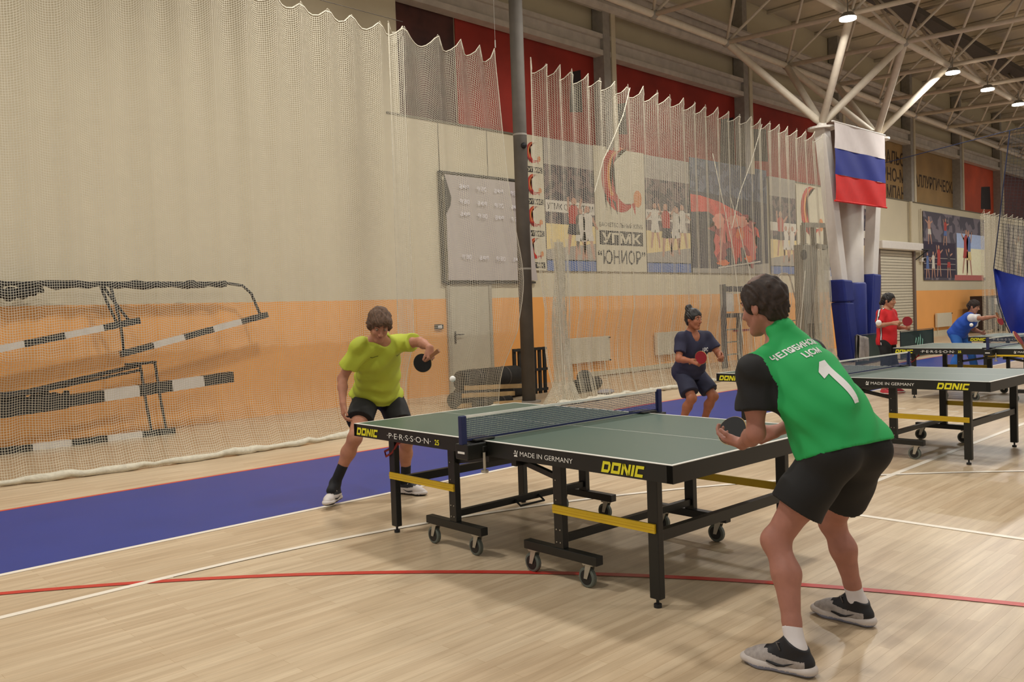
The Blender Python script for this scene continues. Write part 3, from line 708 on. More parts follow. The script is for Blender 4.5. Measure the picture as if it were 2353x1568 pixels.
polys('glowing_figure', [(blob(2.1, 1.15, 1.1, .52, 40, 0), 0, 0), (blob(1.35, .75, .32, .5, 24, 1), 0, .0005), (blob(2.9, .75, .30, .55, 24, 2), 0, .0005), (blob(2.1, .72, .2, .42, 20, 3), 3, .0008),
     (blob(2.25, 1.42, .55, .16, 30, 4), 1, .0012), (blob(1.3, 1.38, .28, .2, 20, 5), 1, .0012), (blob(2.35, 1.08, .22, .17, 16, 6), 2, .0016), (blob(1.45, .28, .3, .08, 16, 1), 2, .0016), (blob(2.75, .42, .2, .08, 16, 2), 2, .0016),
     (capsule2((1.5, 1.3), (1.3, .35), .04), 1, .002), (capsule2((3.0, 1.4), (3.15, .6), .03), 1, .002), (capsule2((2.3, 1.0), (2.35, .35), .03), 3, .002)], (X_, 15.3, 2.36), Yv, Zv, [M_GLOW, M_GLP, M_GLO, M_GLR], t, .003)
polys('print_line', [([(1.2, .12), (3.4, .32), (3.4, .36), (1.2, .16)], 0, 0)], (X_, 15.3, 2.36), Yv, Zv, [M_PW], t, .004)
poly('print_floor', [(0, 0), (3.85, 0), (3.85, .3), (1.2, .12), (0, .12)], (X_, 15.3, 2.36), Yv, Zv, M_PGREY, t, .002)
# boxing picture banner
t = empty('picture_banner', (XBn, 30.95, 2.2), 'large sports collage picture right of the roller shutter', 'banner'); X_ = XBn+.015; y0 = 30.95; z0 = 2.2
mb = MB(); mb.box((XBn, y0, z0), (X_, 38.1, 4.85)); mb.build('cloth', crowd('print_boxing', '4A4450', '7A7078', 'A89A98', 3.2), t, True)
R_ = lambda a, b, c, d: [(a, b), (c, b), (c, d), (a, d)]
poly('print_mat', R_(3.6, .12, 7.1, 1.35), (X_, y0, z0), Yv, Zv, mat('print_pale_yellow', 'FFF6D0', .6), t, .001)  # printed mat in an even pale yellow
poly('print_red_mat', R_(3.3, 0, 6.9, .22), (X_, y0, z0), Yv, Zv, mat('print_red_mat', 'C06860', .6), t, .002)
poly('print_wall', R_(3.6, 1.35, 7.1, 1.95), (X_, y0, z0), Yv, Zv, mat('print_pale_blue', 'B8CCF0', .6), t, .001)
poly('print_night', R_(0, .1, 3.4, 1.5), (X_, y0, z0), Yv, Zv, mat('print_violet', '2C2038', .6, var=.2), t, .001)
polys('print_ring_ropes', [(R_(0, .42+.22*k, 3.4, .435+.22*k), 0, 0) for k in range(3)], (X_, y0, z0), Yv, Zv, [M_PW], t, .003)
for f in ((31.3, 2.3, .9, M_PBLUE, M_PBLUE, 0, (-.6, -.6)), (31.9, 2.3, .95, M_PW, M_PW, 0, (-.6, .9)), (32.5, 2.35, 1.15, M_PR, M_PR, 0, (1.3, .4)), (33.6, 2.3, 1.1, M_PD, M_PR, 0, (1.0, .3)), (35.5, 2.5, 1.7, M_PR, M_PR, .12, (.6, 1.4)), (36.0, 2.4, 1.75, M_PBLUE, M_YEL, -.02, (.3, 1.2)), (33.2, 3.6, 1.0, M_PR, M_PBLUE, .1, (1, .2)), (31.6, 3.6, 1.0, M_SK, M_PW, -.1, (.4, .3))): figure(t, *f)
t = empty('picture_banner', (XBn, 40.8, 2.2), 'farthest sports picture behind the far net', 'banner')
mb = MB(); mb.box((XBn, 40.8, 2.2), (XBn+.015, 50, 4.85)); mb.build('cloth', MATS['print_boxing'], t, True)
for f in ((43, 2.3, 1.9, M_PW, M_PW, 0, (.6, 1)), (46, 2.3, 1.9, M_PR, M_PD, 0, (.6, 1))): figure(t, *f)

# ------------------------------------------------------------------ roller shutter
M_SHUT = mat('shutter_cream', 'CFC6AE', .45, var=.03)
mb = MB()
for k in range(31): mb.box((XW+.02, 26.75, .03+.104*k), (XW+.055, 29.75, .03+.104*k+.088), 0)
mb.box((XW, 26.75, .0), (XW+.025, 29.75, 3.27), 1)
rs = structure('door_2', mb, [M_SHUT, mat('shutter_gap', '6A6252', .6)])
mb = MB(); mb.box((XW, 29.75, 0), (XW+.12, 29.92, 3.3)); mb.box((XW, 26.5, 0), (XW+.12, 26.75, 3.3)); mb.build('guide_rail', mat('rail_brown', '6E5C50', .5), rs)
mb = MB(); mb.box((XW, 26.4, 3.27), (XW+.35, 30.1, 3.55)); mb.build('shutter_box', M_WHITE, rs, bevel=.03)
mb = MB(); mb.box((XW+.1, 29.9, 3.3), (XW+.4, 30.75, 3.34)); mb.bar((XW+.1, 29.95, 2.95), (XW+.35, 30.5, 3.3), .03, .03); mb.build('bracket', M_BLACK, rs)
mb = MB(); mb.tube([(XW+.1, 29.6, 5.1), (XW+.1, 29.6, 3.6)], .06, 10); mb.tube([(XW+.08, 30.65, 4.9), (XW+.08, 30.65, 2.9)], .03, 8)
structure('trim_11', mb, M_PANEL)['label'] = 'cream pipes on the wall above the roller shutter'
mb = MB(); mb.box((XW, 30.55, 2.9), (XW+.12, 30.8, 3.05)); mb.box((XW+.12, 30.7, 2.93), (XW+.2, 30.78, 3.02), 1)
tag(mb.build('alarm_box', [M_WHITE, M_BLACK]), 'small pale alarm box on the wall right of the roller shutter', 'alarm box')
# ------------------------------------------------------------------ table tennis tables
M_TTB = mat('table_frame_black', '12130F', .42, var=.1)
M_YB = mat('table_bar_yellow', 'D8B41C', .4, var=.05)
M_LOGO = mat('logo_yellow', 'E4DC28', .45, var=.02); M_LTR = mat('letter_white', 'E8E6E0', .5, var=.02)
M_ZINC = mat('caster_zinc', 'B8B2A4', .35, metal=.6, var=.1); M_TYRE = mat('caster_tyre', '5E645C', .6); M_HUB = mat('caster_hub', '151515', .5)
M_NBLUE = mat('net_band_blue', '1C2450', .7); M_NTAPE = mat('net_tape_white', 'E8E6DC', .7)
M_NTH = mat('net_thread_navy', '4A5470', .8)
def top_material():
    m = bpy.data.materials.new('table_top_green'); m.use_nodes = True; nt = m.node_tree; b = nt.nodes['Principled BSDF']; N = nt.nodes.new; L = nt.links
    tc = N('ShaderNodeTexCoord'); sx = N('ShaderNodeSeparateXYZ'); L.new(tc.outputs['Object'], sx.inputs[0])
    def mth(op, a, bb=None):
        n = N('ShaderNodeMath'); n.operation = op
        for i, v in enumerate((a, bb)):
            if v is None: continue
            if isinstance(v, (int, float)): n.inputs[i].default_value = v
            else: L.new(v, n.inputs[i])
        return n.outputs[0]
    ax = mth('ABSOLUTE', sx.outputs[0]); ay = mth('ABSOLUTE', sx.outputs[1])
    a = mth('GREATER_THAN', ax, 1.35); c = mth('GREATER_THAN', ay, .7425); d = mth('LESS_THAN', ay, .002)
    q = mth('MAXIMUM', mth('MAXIMUM', a, c), d)
    mx = N('ShaderNodeMix'); mx.data_type = 'RGBA'; L.new(q, mx.inputs[0]); mx.inputs[6].default_value = lin('41594A'); mx.inputs[7].default_value = lin('E6E4DA')
    L.new(mx.outputs[2], b.inputs['Base Color']); b.inputs['Roughness'].default_value = .38; b.inputs['Specular IOR Level'].default_value = .75
    return m
M_TOP = top_material()
def logo_letters():
    R_ = lambda x0, y0, x1, y1: [(x0, y0), (x1, y0), (x1, y1), (x0, y1)]
    t = .27; L = []
    def ring(x, w_, cut=0):
        L.extend([R_(x, 0, x+w_, t), R_(x, 1-t, x+w_, 1), R_(x, t, x+t, 1-t), R_(x+w_-t, t, x+w_, 1-t)])
    L.extend([[(0, 0), (.88, 0), (1.05, t), (0, t)], [(0, 1-t), (1.05, 1-t), (.88, 1), (0, 1)], R_(0, t, t, 1-t), R_(1.05-t, t, 1.05, 1-t)]); ring(1.2, 1.1)
    x = 2.45; L.extend([R_(x, 0, x+t, 1), R_(x+.78, 0, x+.78+t, 1), [(x, 1), (x+t+.05, 1), (x+.78+t, 0), (x+.73, 0)]])
    x = 3.65; L.append(R_(x, 0, x+.3, 1))
    x = 4.1; L.extend([R_(x, 0, x+.95, t), R_(x, 1-t, x+.95, 1), R_(x, t, x+t, 1-t)])
    return [[((a+.28*b)/5.3, b) for a, b in p] for p in L]
def logo(parent, x, z, w_, h_, side=-1):
    y = side*.765
    polys('brand_lettering', [([(a*w_, b*h_) for a, b in p], 0, 0) for p in logo_letters()], (x, y, z), (1, 0, 0), Zv, [M_LOGO], parent, .0015, world=False)
def make_table():
    root = empty('table_tennis_table', (0, 0, 0), 'x', 'table', group='green table tennis tables')
    for s in (-1, 1):
        half = MB(); half.box((min(.004*s, 1.37*s), -.7625, .735), (max(.004*s, 1.37*s), .7625, .76)); half.build('table_top', M_TOP, root)
        a, b_ = sorted((.004*s, 1.37*s))
        mb = MB(); mb.box((a, -.7635, .672), (b_, -.735, .757)); mb.box((a, .735, .672), (b_, .7635, .757))
        e0, e1 = sorted((1.335*s, 1.371*s)); mb.box((e0, -.7635, .672), (e1, .7635, .757)); e0, e1 = sorted((.004*s, .03*s)); mb.box((e0, -.73, .69), (e1, .73, .735)); mb.build('apron', M_TTB, root)
        for sy in (-1, 1):
            y = sy*.60
            mb = MB(); x = 1.13*s; mb.box((x-.032, y-.022, .045), (x+.032, y+.022, .70)); lg = mb.build('leg', M_TTB, root, bevel=.004)
            mb = MB(); mb.cyl((x, y, 0), (x, y, .018), .02, 14); mb.cyl((x, y, .018), (x, y, .05), .008, 8); mb.build('foot', M_DKRUB, lg)
            x = .47*s; mb = MB(); mb.box((x-.034, y-.022, .18), (x+.034, y+.022, .70))
            lg = mb.build('leg', M_TTB, root, bevel=.004)
            mb = MB()
            for zz in (.215, .285):
                for dx in (-.014, .014): mb.cyl((x+dx, y+sy*.022, zz), (x+dx, y+sy*.025, zz), .004, 6)
            for zz in (.45, .56): mb.cyl((x-.01, y+sy*.022, zz), (x-.01, y+sy*.025, zz), .004, 6)
            mb.build('screws', M_ZINC, lg)
            x0, x1 = sorted((.19*s, .75*s)); mb = MB(); mb.box((x0, y-.028, .133), (x1, y+.028, .183)); cb = mb.build('caster_beam', M_TTB, root, bevel=.004)
            for xw in (.255*s, .68*s):
                mb = MB(); dx = -.02; mb.box((xw-.035, y-.025, .127), (xw+.035, y+.025, .133))
                for q in (-1, 1):
                    mb.add([(xw-.018, y+q*.021, .127), (xw+.022, y+q*.021, .127), (xw+dx+.012, y+q*.021, .05), (xw+dx-.012, y+q*.021, .05),
                            (xw-.018, y+q*.018, .127), (xw+.022, y+q*.018, .127), (xw+dx+.012, y+q*.018, .05), (xw+dx-.012, y+q*.018, .05)],
                           [(0, 1, 2, 3), (7, 6, 5, 4), (0, 4, 5, 1), (1, 5, 6, 2), (2, 6, 7, 3), (3, 7, 4, 0)])
                mb.box((xw-.045, y-.012, .118), (xw-.03, y+.012, .124))
                cf = mb.build('caster', M_ZINC, root)
                mb = MB(); mb.tube([(xw+dx, y-.014, .056), (xw+dx, y-.010, .056), (xw+dx, y+.010, .056), (xw+dx, y+.014, .056)], [.050, .056, .056, .050], 28, 0)
                mb.cyl((xw+dx, y-.0155, .056), (xw+dx, y+.0155, .056), .040, 24, mi=1); mb.build('wheel', [M_TYRE, M_HUB], cf)
            # yellow bar between inner and outer leg
            x0, x1 = sorted((.44*s, 1.15*s)); mb = MB(); mb.box((x0, y+sy*.022, .378), (x1, y+sy*.034, .424)); mb.box((x0, y+sy*.034, .396), (x1, y+sy*.037, .406)); mb.build('yellow_bar', M_YB, root)
        x = 1.13*s; mb = MB(); mb.box((x-.02, -.6, .33), (x+.02, .6, .385)); mb.build('cross_bar', M_TTB, root)
        x = .47*s; mb = MB(); mb.box((x-.018, -.6, .21), (x+.018, .6, .25)); mb.build('cross_bar', M_TTB, root)
        x = .12*s; mb = MB(); mb.box((x-.02, -.62, .60), (x+.02, .62, .645)); mb.bar((x, -.55, .62), (.47*s, -.58, .56), .03, .03); mb.bar((x, .55, .62), (.47*s, .58, .56), .03, .03); mb.build('centre_bar', M_TTB, root)
        mb = MB(); mb.tube([(.45*s, -.1, .23), (.40*s, -.1, .20), (.40*s, .12, .20), (.45*s, .12, .23)], .008, 6); mb.build('release_handle', M_TTB, root)
    # lettering on both long sides
    for side, U in ((-1, (1, 0, 0)), (1, (-1, 0, 0))):
        y = side*.765; q = -side
        poly_x = lambda x: x if side < 0 else -x
        polys('brand_lettering', [([(a*.265, b*.052) for a, b in p], 0, 0) for p in logo_letters()], (poly_x(-1.335), y, .684), U, Zv, [M_LOGO], root, .0015, world=False)
        polys('brand_lettering', [([(a*.275, b*.056) for a, b in p], 0, 0) for p in logo_letters()], (poly_x(.93), y, .682), U, Zv, [M_LOGO], root, .0015, world=False)
        lettering('model_lettering', '·P·E·R·S·S·O·N·', (poly_x(-.96), y, .692), U, Zv, .48, .036, M_LTR, root, .0015, world=False)
        lettering('number_lettering', '25', (poly_x(-.44), y, .692), U, Zv, .045, .034, M_LOGO, root, .0015, world=False, bold=.02)
        lettering('origin_lettering', 'MADE IN GERMANY', (poly_x(.335), y, .700), U, Zv, .40, .026, M_LTR, root, .0015, world=False)
        polys('emblem', [(circle(.012, .03, .006, 10), 0, 0), ([(0, .0), (.03, .0), (.026, .012), (.006, .01)], 0, 0), ([(.02, .01), (.03, .035), (.034, .034), (.026, .008)], 0, 0), ([(-.002, .015), (.03, .02), (.03, .024), (-.002, .019)], 0, 0)], (poly_x(.285), y, .694), U, Zv, [M_LTR], root, .0015, world=False)
    # net assembly
    for sy in (-1, 1):
        mb = MB(); y = sy*.80; mb.box((-.06, min(sy*.74, sy*.80), .70), (.06, max(sy*.74, sy*.80), .735)); mb.box((-.055, min(sy*.765, sy*.91), .665), (.055, max(sy*.765, sy*.91), .755)); mb.box((-.10, min(sy*.68, sy*.83), .7605), (.035, max(sy*.68, sy*.83), .775))
        pc = mb.build('net_clamp', M_TTB, root, bevel=.006)
        mb = MB(); mb.box((-.016, min(sy*.875, sy*.915), .75), (.016, max(sy*.875, sy*.915), .915)); mb.build('net_post', M_NBLUE, pc, bevel=.005)
        lettering('clamp_lettering', 'Stress', (.0 if sy < 0 else .0, 0, 0), (1, 0, 0), Zv, .001, .001, M_LTR, pc, .0, world=False) if False else None
        mb = MB(); mb.box((-.03, sy*.911-.0015, .70), (.03, sy*.911+.0015, .712)); mb.build('clamp_mark', M_LTR, pc)
        mb = MB(); mb.cyl((.07, sy*.80, .60), (.07, sy*.80, .70), .008, 8); mb.cyl((.07, sy*.80, .585), (.07, sy*.80, .60), .022, 12); mb.build('clamp_screw', M_ZINC, pc)
    mb = MB(); mb.box((-.003, -.875, .900), (.003, .875, .9145)); mb.build('net_tape', M_NTAPE, root)
    mb = MB(); mb.box((-.003, -.875, .768), (.003, .875, .779)); mb.box((-.003, -.885, .768), (.003, -.868, .91)); mb.box((-.003, .868, .768), (.003, .885, .91)); mb.build('net_band', M_NBLUE, root)
    I = 150; J = 12; P = np.zeros((I, J, 3)); P[:, :, 1] = np.linspace(-.872, .872, I)[:, None]; P[:, :, 2] = np.linspace(.776, .903, J)[None, :]
    o = net_mesh('net_mesh', P, .0034, M_NTH, None); o.parent = root
    # red strap under the far left corner
    mb = MB(); mb.tube([(-1.05, -.60, .66), (-1.12, -.62, .56), (-1.17, -.64, .53), (-1.20, -.63, .56), (-1.12, -.60, .60), (-1.04, -.6, .64)], .008, 6); mb.build('strap', mat('strap_red', '8C1C1C', .6), root)
    return root
T1 = make_table()
T1.location = (1.37, .7625, 0); T1.rotation_euler = (0, 0, -.0355)
tabs = [(T1, 'nearest green table tennis table with yellow lettering, between the yellow and green shirted men')]
for loc, rz, lb in (((1.306, 5.492, 0), -.03, 'second green table tennis table, right of the green shirted man'),
                    ((1.17, 10.60, 0), -.03, 'third green table tennis table, in front of the woman in blue'),
                    ((1.0, 14.48, 0), -.03, 'farthest green table tennis table, beside the blue curtain')):
    t = copy_tree(T1); t.location = loc; t.rotation_euler = (0, 0, rz); tabs.append((t, lb))
for t, lb in tabs: t['label'] = lb
mb = MB(); mb.box((.02, -.80, .655), (1.0, -.77, .675)); mb.box((-.03, -.81, .65), (.05, -.765, .695)); yb = mb.build('yellow_strip', M_YB, tabs[2][0])

# ------------------------------------------------------------------ balls
M_BALL = mat('ball_white', 'F2F0EA', .4, var=.01)
for p, lb in (((.758, .30, 1.075), 'white ball in the air to the right of the man in the yellow shirt'), ((2.5, 2.788, 1.33), 'white ball in the air beside the elbow of the woman in red'), ((1.729, 7.181, 1.174), 'white ball in the air in front of the woman in blue')):
    mb = MB(); mb.ball((0, 0, 0), .02, 24, 14); o = mb.build('ball', M_BALL, smooth=True); o.location = p; tag(o, lb, 'ball', 'balls in flight')

# ------------------------------------------------------------------ things stored behind the nets
M_MATD = mat('mat_dark', '24221E', .8, var=.2, bump=.4, bscale=18); M_WOODP = mat('wood_pale', 'B89868', .6, var=.15)
def roll(a, b, r, label, m=M_MATD, name='rolled_mat', cat='mat', group='rolled mats by the grey pole'):
    a = Vector(a); b = Vector(b); o = empty(name, a, label, cat, group=group)
    mb = MB(); d = (b-a).normalized(); mb.tube([a, a+d*.03, a.lerp(b, .5), b-d*.03, b], [r*.8, r, r*1.02, r, r*.8], 18); mb.build('roll', m, o, True, True)
    mb = MB()
    for t in (.25, .75): p = a.lerp(b, t); mb.tube([p-d*.015, p+d*.015], r*1.04, 18)
    mb.build('strap', M_TRAY, o, True)
roll((-5.5, 5.75, .42), (-5.75, 7.3, .40), .17, 'thick dark rolled mat on top of the pile left of the grey pole')
roll((-5.35, 5.45, .13), (-5.6, 6.6, .13), .13, 'dark rolled mat on the floor at the left end of the pile')
roll((-5.75, 5.9, .14), (-5.9, 7.6, .14), .14, 'dark rolled mat on the floor under the thick roll')
roll((-5.0, 5.6, .07), (-5.1, 6.5, .07), .07, 'thin dark roll lying in front of the pile of mats')
roll((-5.2, 8.2, .12), (-5.5, 9.2, .12), .12, 'short dark roll on the floor right of the gathered netting')
for i, (a, b) in enumerate((((-5.2, 5.6, .33), (-5.3, 7.1, .24)), ((-5.15, 5.5, .22), (-5.12, 6.6, .16)), ((-5.3, 5.5, .05), (-4.75, 6.4, .05)))):
    mb = MB(); mb.bar(a, b, .05, .07); tag(mb.build('wooden_lath', M_WOODP), ['pale wooden lath lying highest across the dark rolled mats', 'pale wooden lath sloping down in front of the dark mats', 'pale wooden lath lying flat on the floor before the dark mats'][i], 'lath', 'laths on the rolled mats')
mb = MB(); mb.ball((-5.3, 8.6, .3), (.12, .16, .10), 14, 8); mb.box((-5.4, 8.5, 0), (-5.2, 8.7, .3)); tag(mb.build('equipment_bag', M_MATD, smooth=True), 'dark bulky equipment bag behind the net right of the grey pole', 'bag')
mb = MB(); mb.ball((-4.6, 8.35, .05), (.12, .2, .05), 12, 6); tag(mb.build('folded_cloth', mat('cloth_grey', 'A8A4AC', .8)), 'small grey cloth on the floor under the long net', 'cloth')
# slatted crate beside the pole
t = empty('slatted_crate', (-5.6, 7.4, 0), 'dark slatted crate behind the gathered netting', 'crate')
mb = MB()
for k in range(7): mb.box((-5.9, 7.35+.13*k, 0), (-5.86, 7.41+.13*k, .85))
mb.build('slats', M_MATD, t, True)
mb = MB()
for z in (.05, .42, .8): mb.box((-5.86, 7.33, z), (-5.84, 8.2, z+.05))
mb.build('rails', M_MATD, t, True)

# basketball stand (grey) and white hoop frame behind the long net
M_BST = mat('stand_grey', '8C8674', .5, var=.08)
t = empty('basketball_stand', (-5.5, 18.0, 0), 'tall grey basketball stand behind the end of the long net', 'basketball stand')
for a_, b_ in ((17.55, 17.95), (18.05, 18.40)): mb = MB(); mb.box((-5.75, a_, .25), (-5.5, b_, 3.0)); mb.build('mast', M_BST, t, True, bevel=.01)
mb = MB(); mb.box((-5.9, 17.4, 0), (-5.3, 18.7, .25)); mb.build('base', M_BST, t, True, bevel=.02)
mb = MB()
for a, b in (((-5.5, 17.6, 3.0), (-5.5, 17.6, 3.5)), ((-5.5, 17.6, 3.5), (-5.5, 19.0, 3.55)), ((-5.5, 18.15, 3.0), (-5.5, 18.15, 3.5)), ((-5.5, 18.9, 3.55), (-5.5, 18.9, 2.3)), ((-5.5, 18.3, 2.98), (-5.5, 18.9, 2.95)), ((-5.5, 18.45, 2.5), (-5.5, 18.9, 2.98))): mb.bar(a, b, .10, .12)
mb.build('arm_frame', M_BST, t, True)
mb = MB(); mb.cyl((-5.45, 17.45, 2.72), (-5.4, 17.45, 2.72), .13, 20); mb.build('pulley', M_BLACK, t, True)
mb = MB(); mb.box((-5.45, 18.5, 2.02), (-5.43, 19.25, 2.18)); mb.box((-5.45, 18.5, 2.18), (-5.43, 18.95, 2.34)); mb.box((-5.45, 18.95, 2.18), (-5.43, 19.25, 2.34), 1); mb.build('notice_plate', [M_WHITE, mat('plate_blue', '8CA0C8', .5)], t, True)
t = empty('tube_frame', (-6.0, 17.1, 0), 'white bent tube frame standing behind the long net', 'frame')
mb = MB(); mb.tube([(-6.0, 17.2, 1.0), (-6.0, 17.15, 2.0), (-6.0, 17.2, 2.24), (-6.0, 17.35, 2.28), (-6.0, 17.65, 2.28), (-6.0, 17.78, 2.2), (-6.0, 18.6, .5), (-6.0, 18.8, 0)], .02, 8); mb.tube([(-6.0, 17.2, 1.0), (-6.0, 18.3, 1.05)], .018, 8); mb.tube([(-6.0, 17.2, 1.0), (-6.0, 17.1, 0)], .02, 8); mb.build('tube', M_WHITE, t, True, True)
t = empty('umpire_stand', (-6.0, 14.4, 0), 'dark and white umpire stand behind the net, right of the woman in navy', 'stand')
mb = MB(); mb.box((-6.05, 14.46, 0), (-5.95, 14.56, 2.0)); mb.box((-6.05, 15.15, 0), (-5.95, 15.25, 1.2)); mb.box((-6.05, 14.46, 1.82), (-5.95, 15.6, 1.95)); mb.box((-6.05, 14.6, 1.2), (-5.6, 15.2, 1.3)); mb.build('frame', mat('stand_navy', '2A2A3C', .5), t, True)
mb = MB(); mb.box((-6.03, 14.62, 1.35), (-5.98, 14.95, 1.80)); mb.build('panel', M_WHITE, t, True)
mb = MB(); mb.box((-6.03, 14.95, .85), (-5.98, 15.9, .90)); mb.build('red_bar', mat('bar_red', '9C3038', .5), t, True)
mb = MB()
for z in (.3, .6, .9): mb.box((-6.03, 14.5, z), (-5.97, 15.2, z+.03))
mb.build('rung', M_BST, t, True)

# ------------------------------------------------------------------ barriers, towel
M_BAR = mat('barrier_green', '22382C', .75, var=.08)
def barrier(a, b, label, mark=False, h=.70, dip=0.):
    a = Vector(a); b = Vector(b); U = (b-a); L = U.length; U.normalize()
    t = empty('surround_barrier', a, label, 'barrier', group='dark green surround barriers')
    wave_panel('fabric', a+Vector((0, 0, .04)), U, Zv, L, h-.06, 24, 8, .012, M_BAR, t)
    mb = MB(); mb.tube([a+Vector((0, 0, .03)), b+Vector((0, 0, .03))], .012, 6); mb.tube([a+Vector((0, 0, h)), b+Vector((0, 0, h-.0))], .009, 6)
    for p in (a, b):
        mb.tube([p+Vector((0, 0, 0)), p+Vector((0, 0, h))], .012, 6); mb.bar(p+Vector((-.15, 0, .01)), p+Vector((.15, 0, .01)), .03, .02)
    mb.build('frame', M_BLACK, t, True)
    if mark:
        mb2 = [([(0, .05), (.05, .05), (.18, .32), (.12, .34)], 0, 0), ([(.16, .0), (.22, .0), (.30, .30), (.25, .42), (.22, .3)], 0, 0), ([(.33, .04), (.38, .02), (.44, .26), (.38, .30)], 0, 0), ([(-.1, .2), (-.05, .18), (.02, .30), (-.04, .34)], 0, 0)]
        polys('barrier_emblem', mb2, a+U*(L*.45)+Vector((0, 0, .18)), U, Zv, [mat('emblem_mint', '8CC8A8', .6)], t, .02)
barrier((-3.45, 15.9, 0), (-3.70, 18.3, 0), 'dark green barrier with a towel on it in front of the blue column pads')
barrier((-3.42, 18.4, 0), (-3.42, 20.6, 0), 'dark green barrier with a pale emblem behind the woman in red', True)
def towel():
    t = empty('towel', (-3.42, 16.1, .35), 'crumpled grey towel hung over the left end of the barrier', 'towel')
    P = []; Q = []; nu, nv = 22, 26
    for i in range(nu+1):
        for j in range(nv+1):
            a = i/nu; b = j/nv; s_ = b*1.1
            x = -3.43+.03*math.sin(a*14)+.02*math.sin(a*6+b*5)+(.05 if s_ < .5 else -.02); z = .74-abs(s_-.5)*1.05-.12*a*(1-b)*(1 if s_ < .5 else 1)
            y = 15.92+.40*a+.16*(.74-z)*(a-.3)
            P.append((x, y, max(z, .1)))
    for i in range(nu):
        for j in range(nv): q = i*(nv+1)+j; Q.append((q, q+nv+1, q+nv+2, q+1))
    np_mesh('cloth', P, Q, mat('towel_grey', '9C9488', .9, var=.15, scale=12, bump=.4), t)
towel()
mb = MB(); mb.box((-4.6, 15.9, 0), (-4.45, 16.35, 1.0)); tag(mb.build('dark_board', M_BLACK, bevel=.01), 'dark upright board between the gathered net and the blue padding', 'board')

# ------------------------------------------------------------------ blue divider curtain with dark net above
M_CURT = mat('curtain_blue', '20389C', .7, var=.06)
t = empty('divider_curtain', (-2.34, 22.0, .4), 'blue sagging divider curtain with dark netting above it at the right edge', 'curtain')
P = []; Q = []; nu, nv = 60, 30
for i in range(nu+1):
    x = -2.34+5.5*i/nu; s_ = x+2.34
    zt = 2.237-.38*s_**.9 if s_ < 1.2 else 1.79-.05*(s_-1.2)
    zb_ = np.interp(s_, [0, .03, .08, .21, .36, .5, .7, 1.2, 6], [2.2, 1.75, 1.38, .86, .5, .40, .36, .33, .3])
    for j in range(nv+1):
        b = j/nv; z = zb_+(zt-zb_)*b
        P.append((x, 22+.10*math.sin(s_*5+b*3)+.05*math.sin(s_*11-b*5)+.06*math.sin((1-b)*6+s_*2), z))
for i in range(nu):
    for j in range(nv): q = i*(nv+1)+j; Q.append((q, q+nv+1, q+nv+2, q+1))
np_mesh('curtain_cloth', P, Q, M_CURT, t)
I = 60; J = 46; P = np.zeros((I, J, 3)); s_ = np.linspace(0, 5.5, I); zt = np.where(s_ < 1.2, 2.237-.38*s_**.9, 1.79-.05*(s_-1.2))
for j in range(J):
    v = j/(J-1); P[:, j, 0] = -2.34+s_+.44*v*(1-s_/5.5); P[:, j, 1] = 22; P[:, j, 2] = zt+(5.83-zt)*v
net_mesh('upper_netting', P, .007, mat('net_dark', '26282C', .8), t)
mb = MB(); mb.tube([(-2.34, 22, 2.24), (-1.9, 22, 5.83)], .014, 6); mb.tube([(-2.34, 22, 2.24), (-2.26, 22, 1.38), (-2.13, 22, .86), (-1.98, 22, .5)], .012, 6); mb.tube([(-1.9, 22, 5.83), (4, 22, 6.3)], .012, 6); mb.tube([(-5.75, 22, 5.4), (-1.9, 22, 5.83)], .012, 6); mb.build('edge_rope', mat('rope_navy', '1C2440', .7), t, True)

# wheeled cabinet and bag near the far wall
M_CAB = mat('cabinet_dark', '2A1814', .5)
t = empty('wheeled_cabinet', (-6.9, 34.9, 0), 'dark wheeled cabinet with a paper note, behind the woman in blue', 'cabinet')
mb = MB(); mb.box((-7.0, 34.9, .12), (-6.4, 36.9, 1.52)); mb.build('body', M_CAB, t, True)
mb = MB(); mb.box((-6.4, 35.15, .75), (-6.38, 36.7, 1.44)); mb.build('screen', mat('screen_grey', '4A504A', .3), t, True)
mb = MB(); mb.box((-6.38, 35.9, 1.15), (-6.37, 36.25, 1.40)); mb.build('paper_note', M_WHITE, t, True)
for y in (35.0, 36.8):
    mb = MB(); mb.cyl((-6.45, y, .06), (-6.40, y, .06), .06, 12); mb.build('caster', M_ZINC, t, True)
mb = MB(); mb.box((-6.8, 37.1, 0), (-6.3, 37.9, .75)); mb.ball((-6.55, 37.5, .75), (.25, .4, .12), 14, 6); tag(mb.build('sports_bag', M_BLACK, smooth=True), 'black sports bag beside the wheeled cabinet', 'bag')
# furniture seen past the far net
mb = MB(); mb.box((-5.3, 33.5, 0), (-4.9, 34.5, .3)); tag(mb.build('low_bench', M_WOODP), 'low wooden bench by the far net', 'bench')
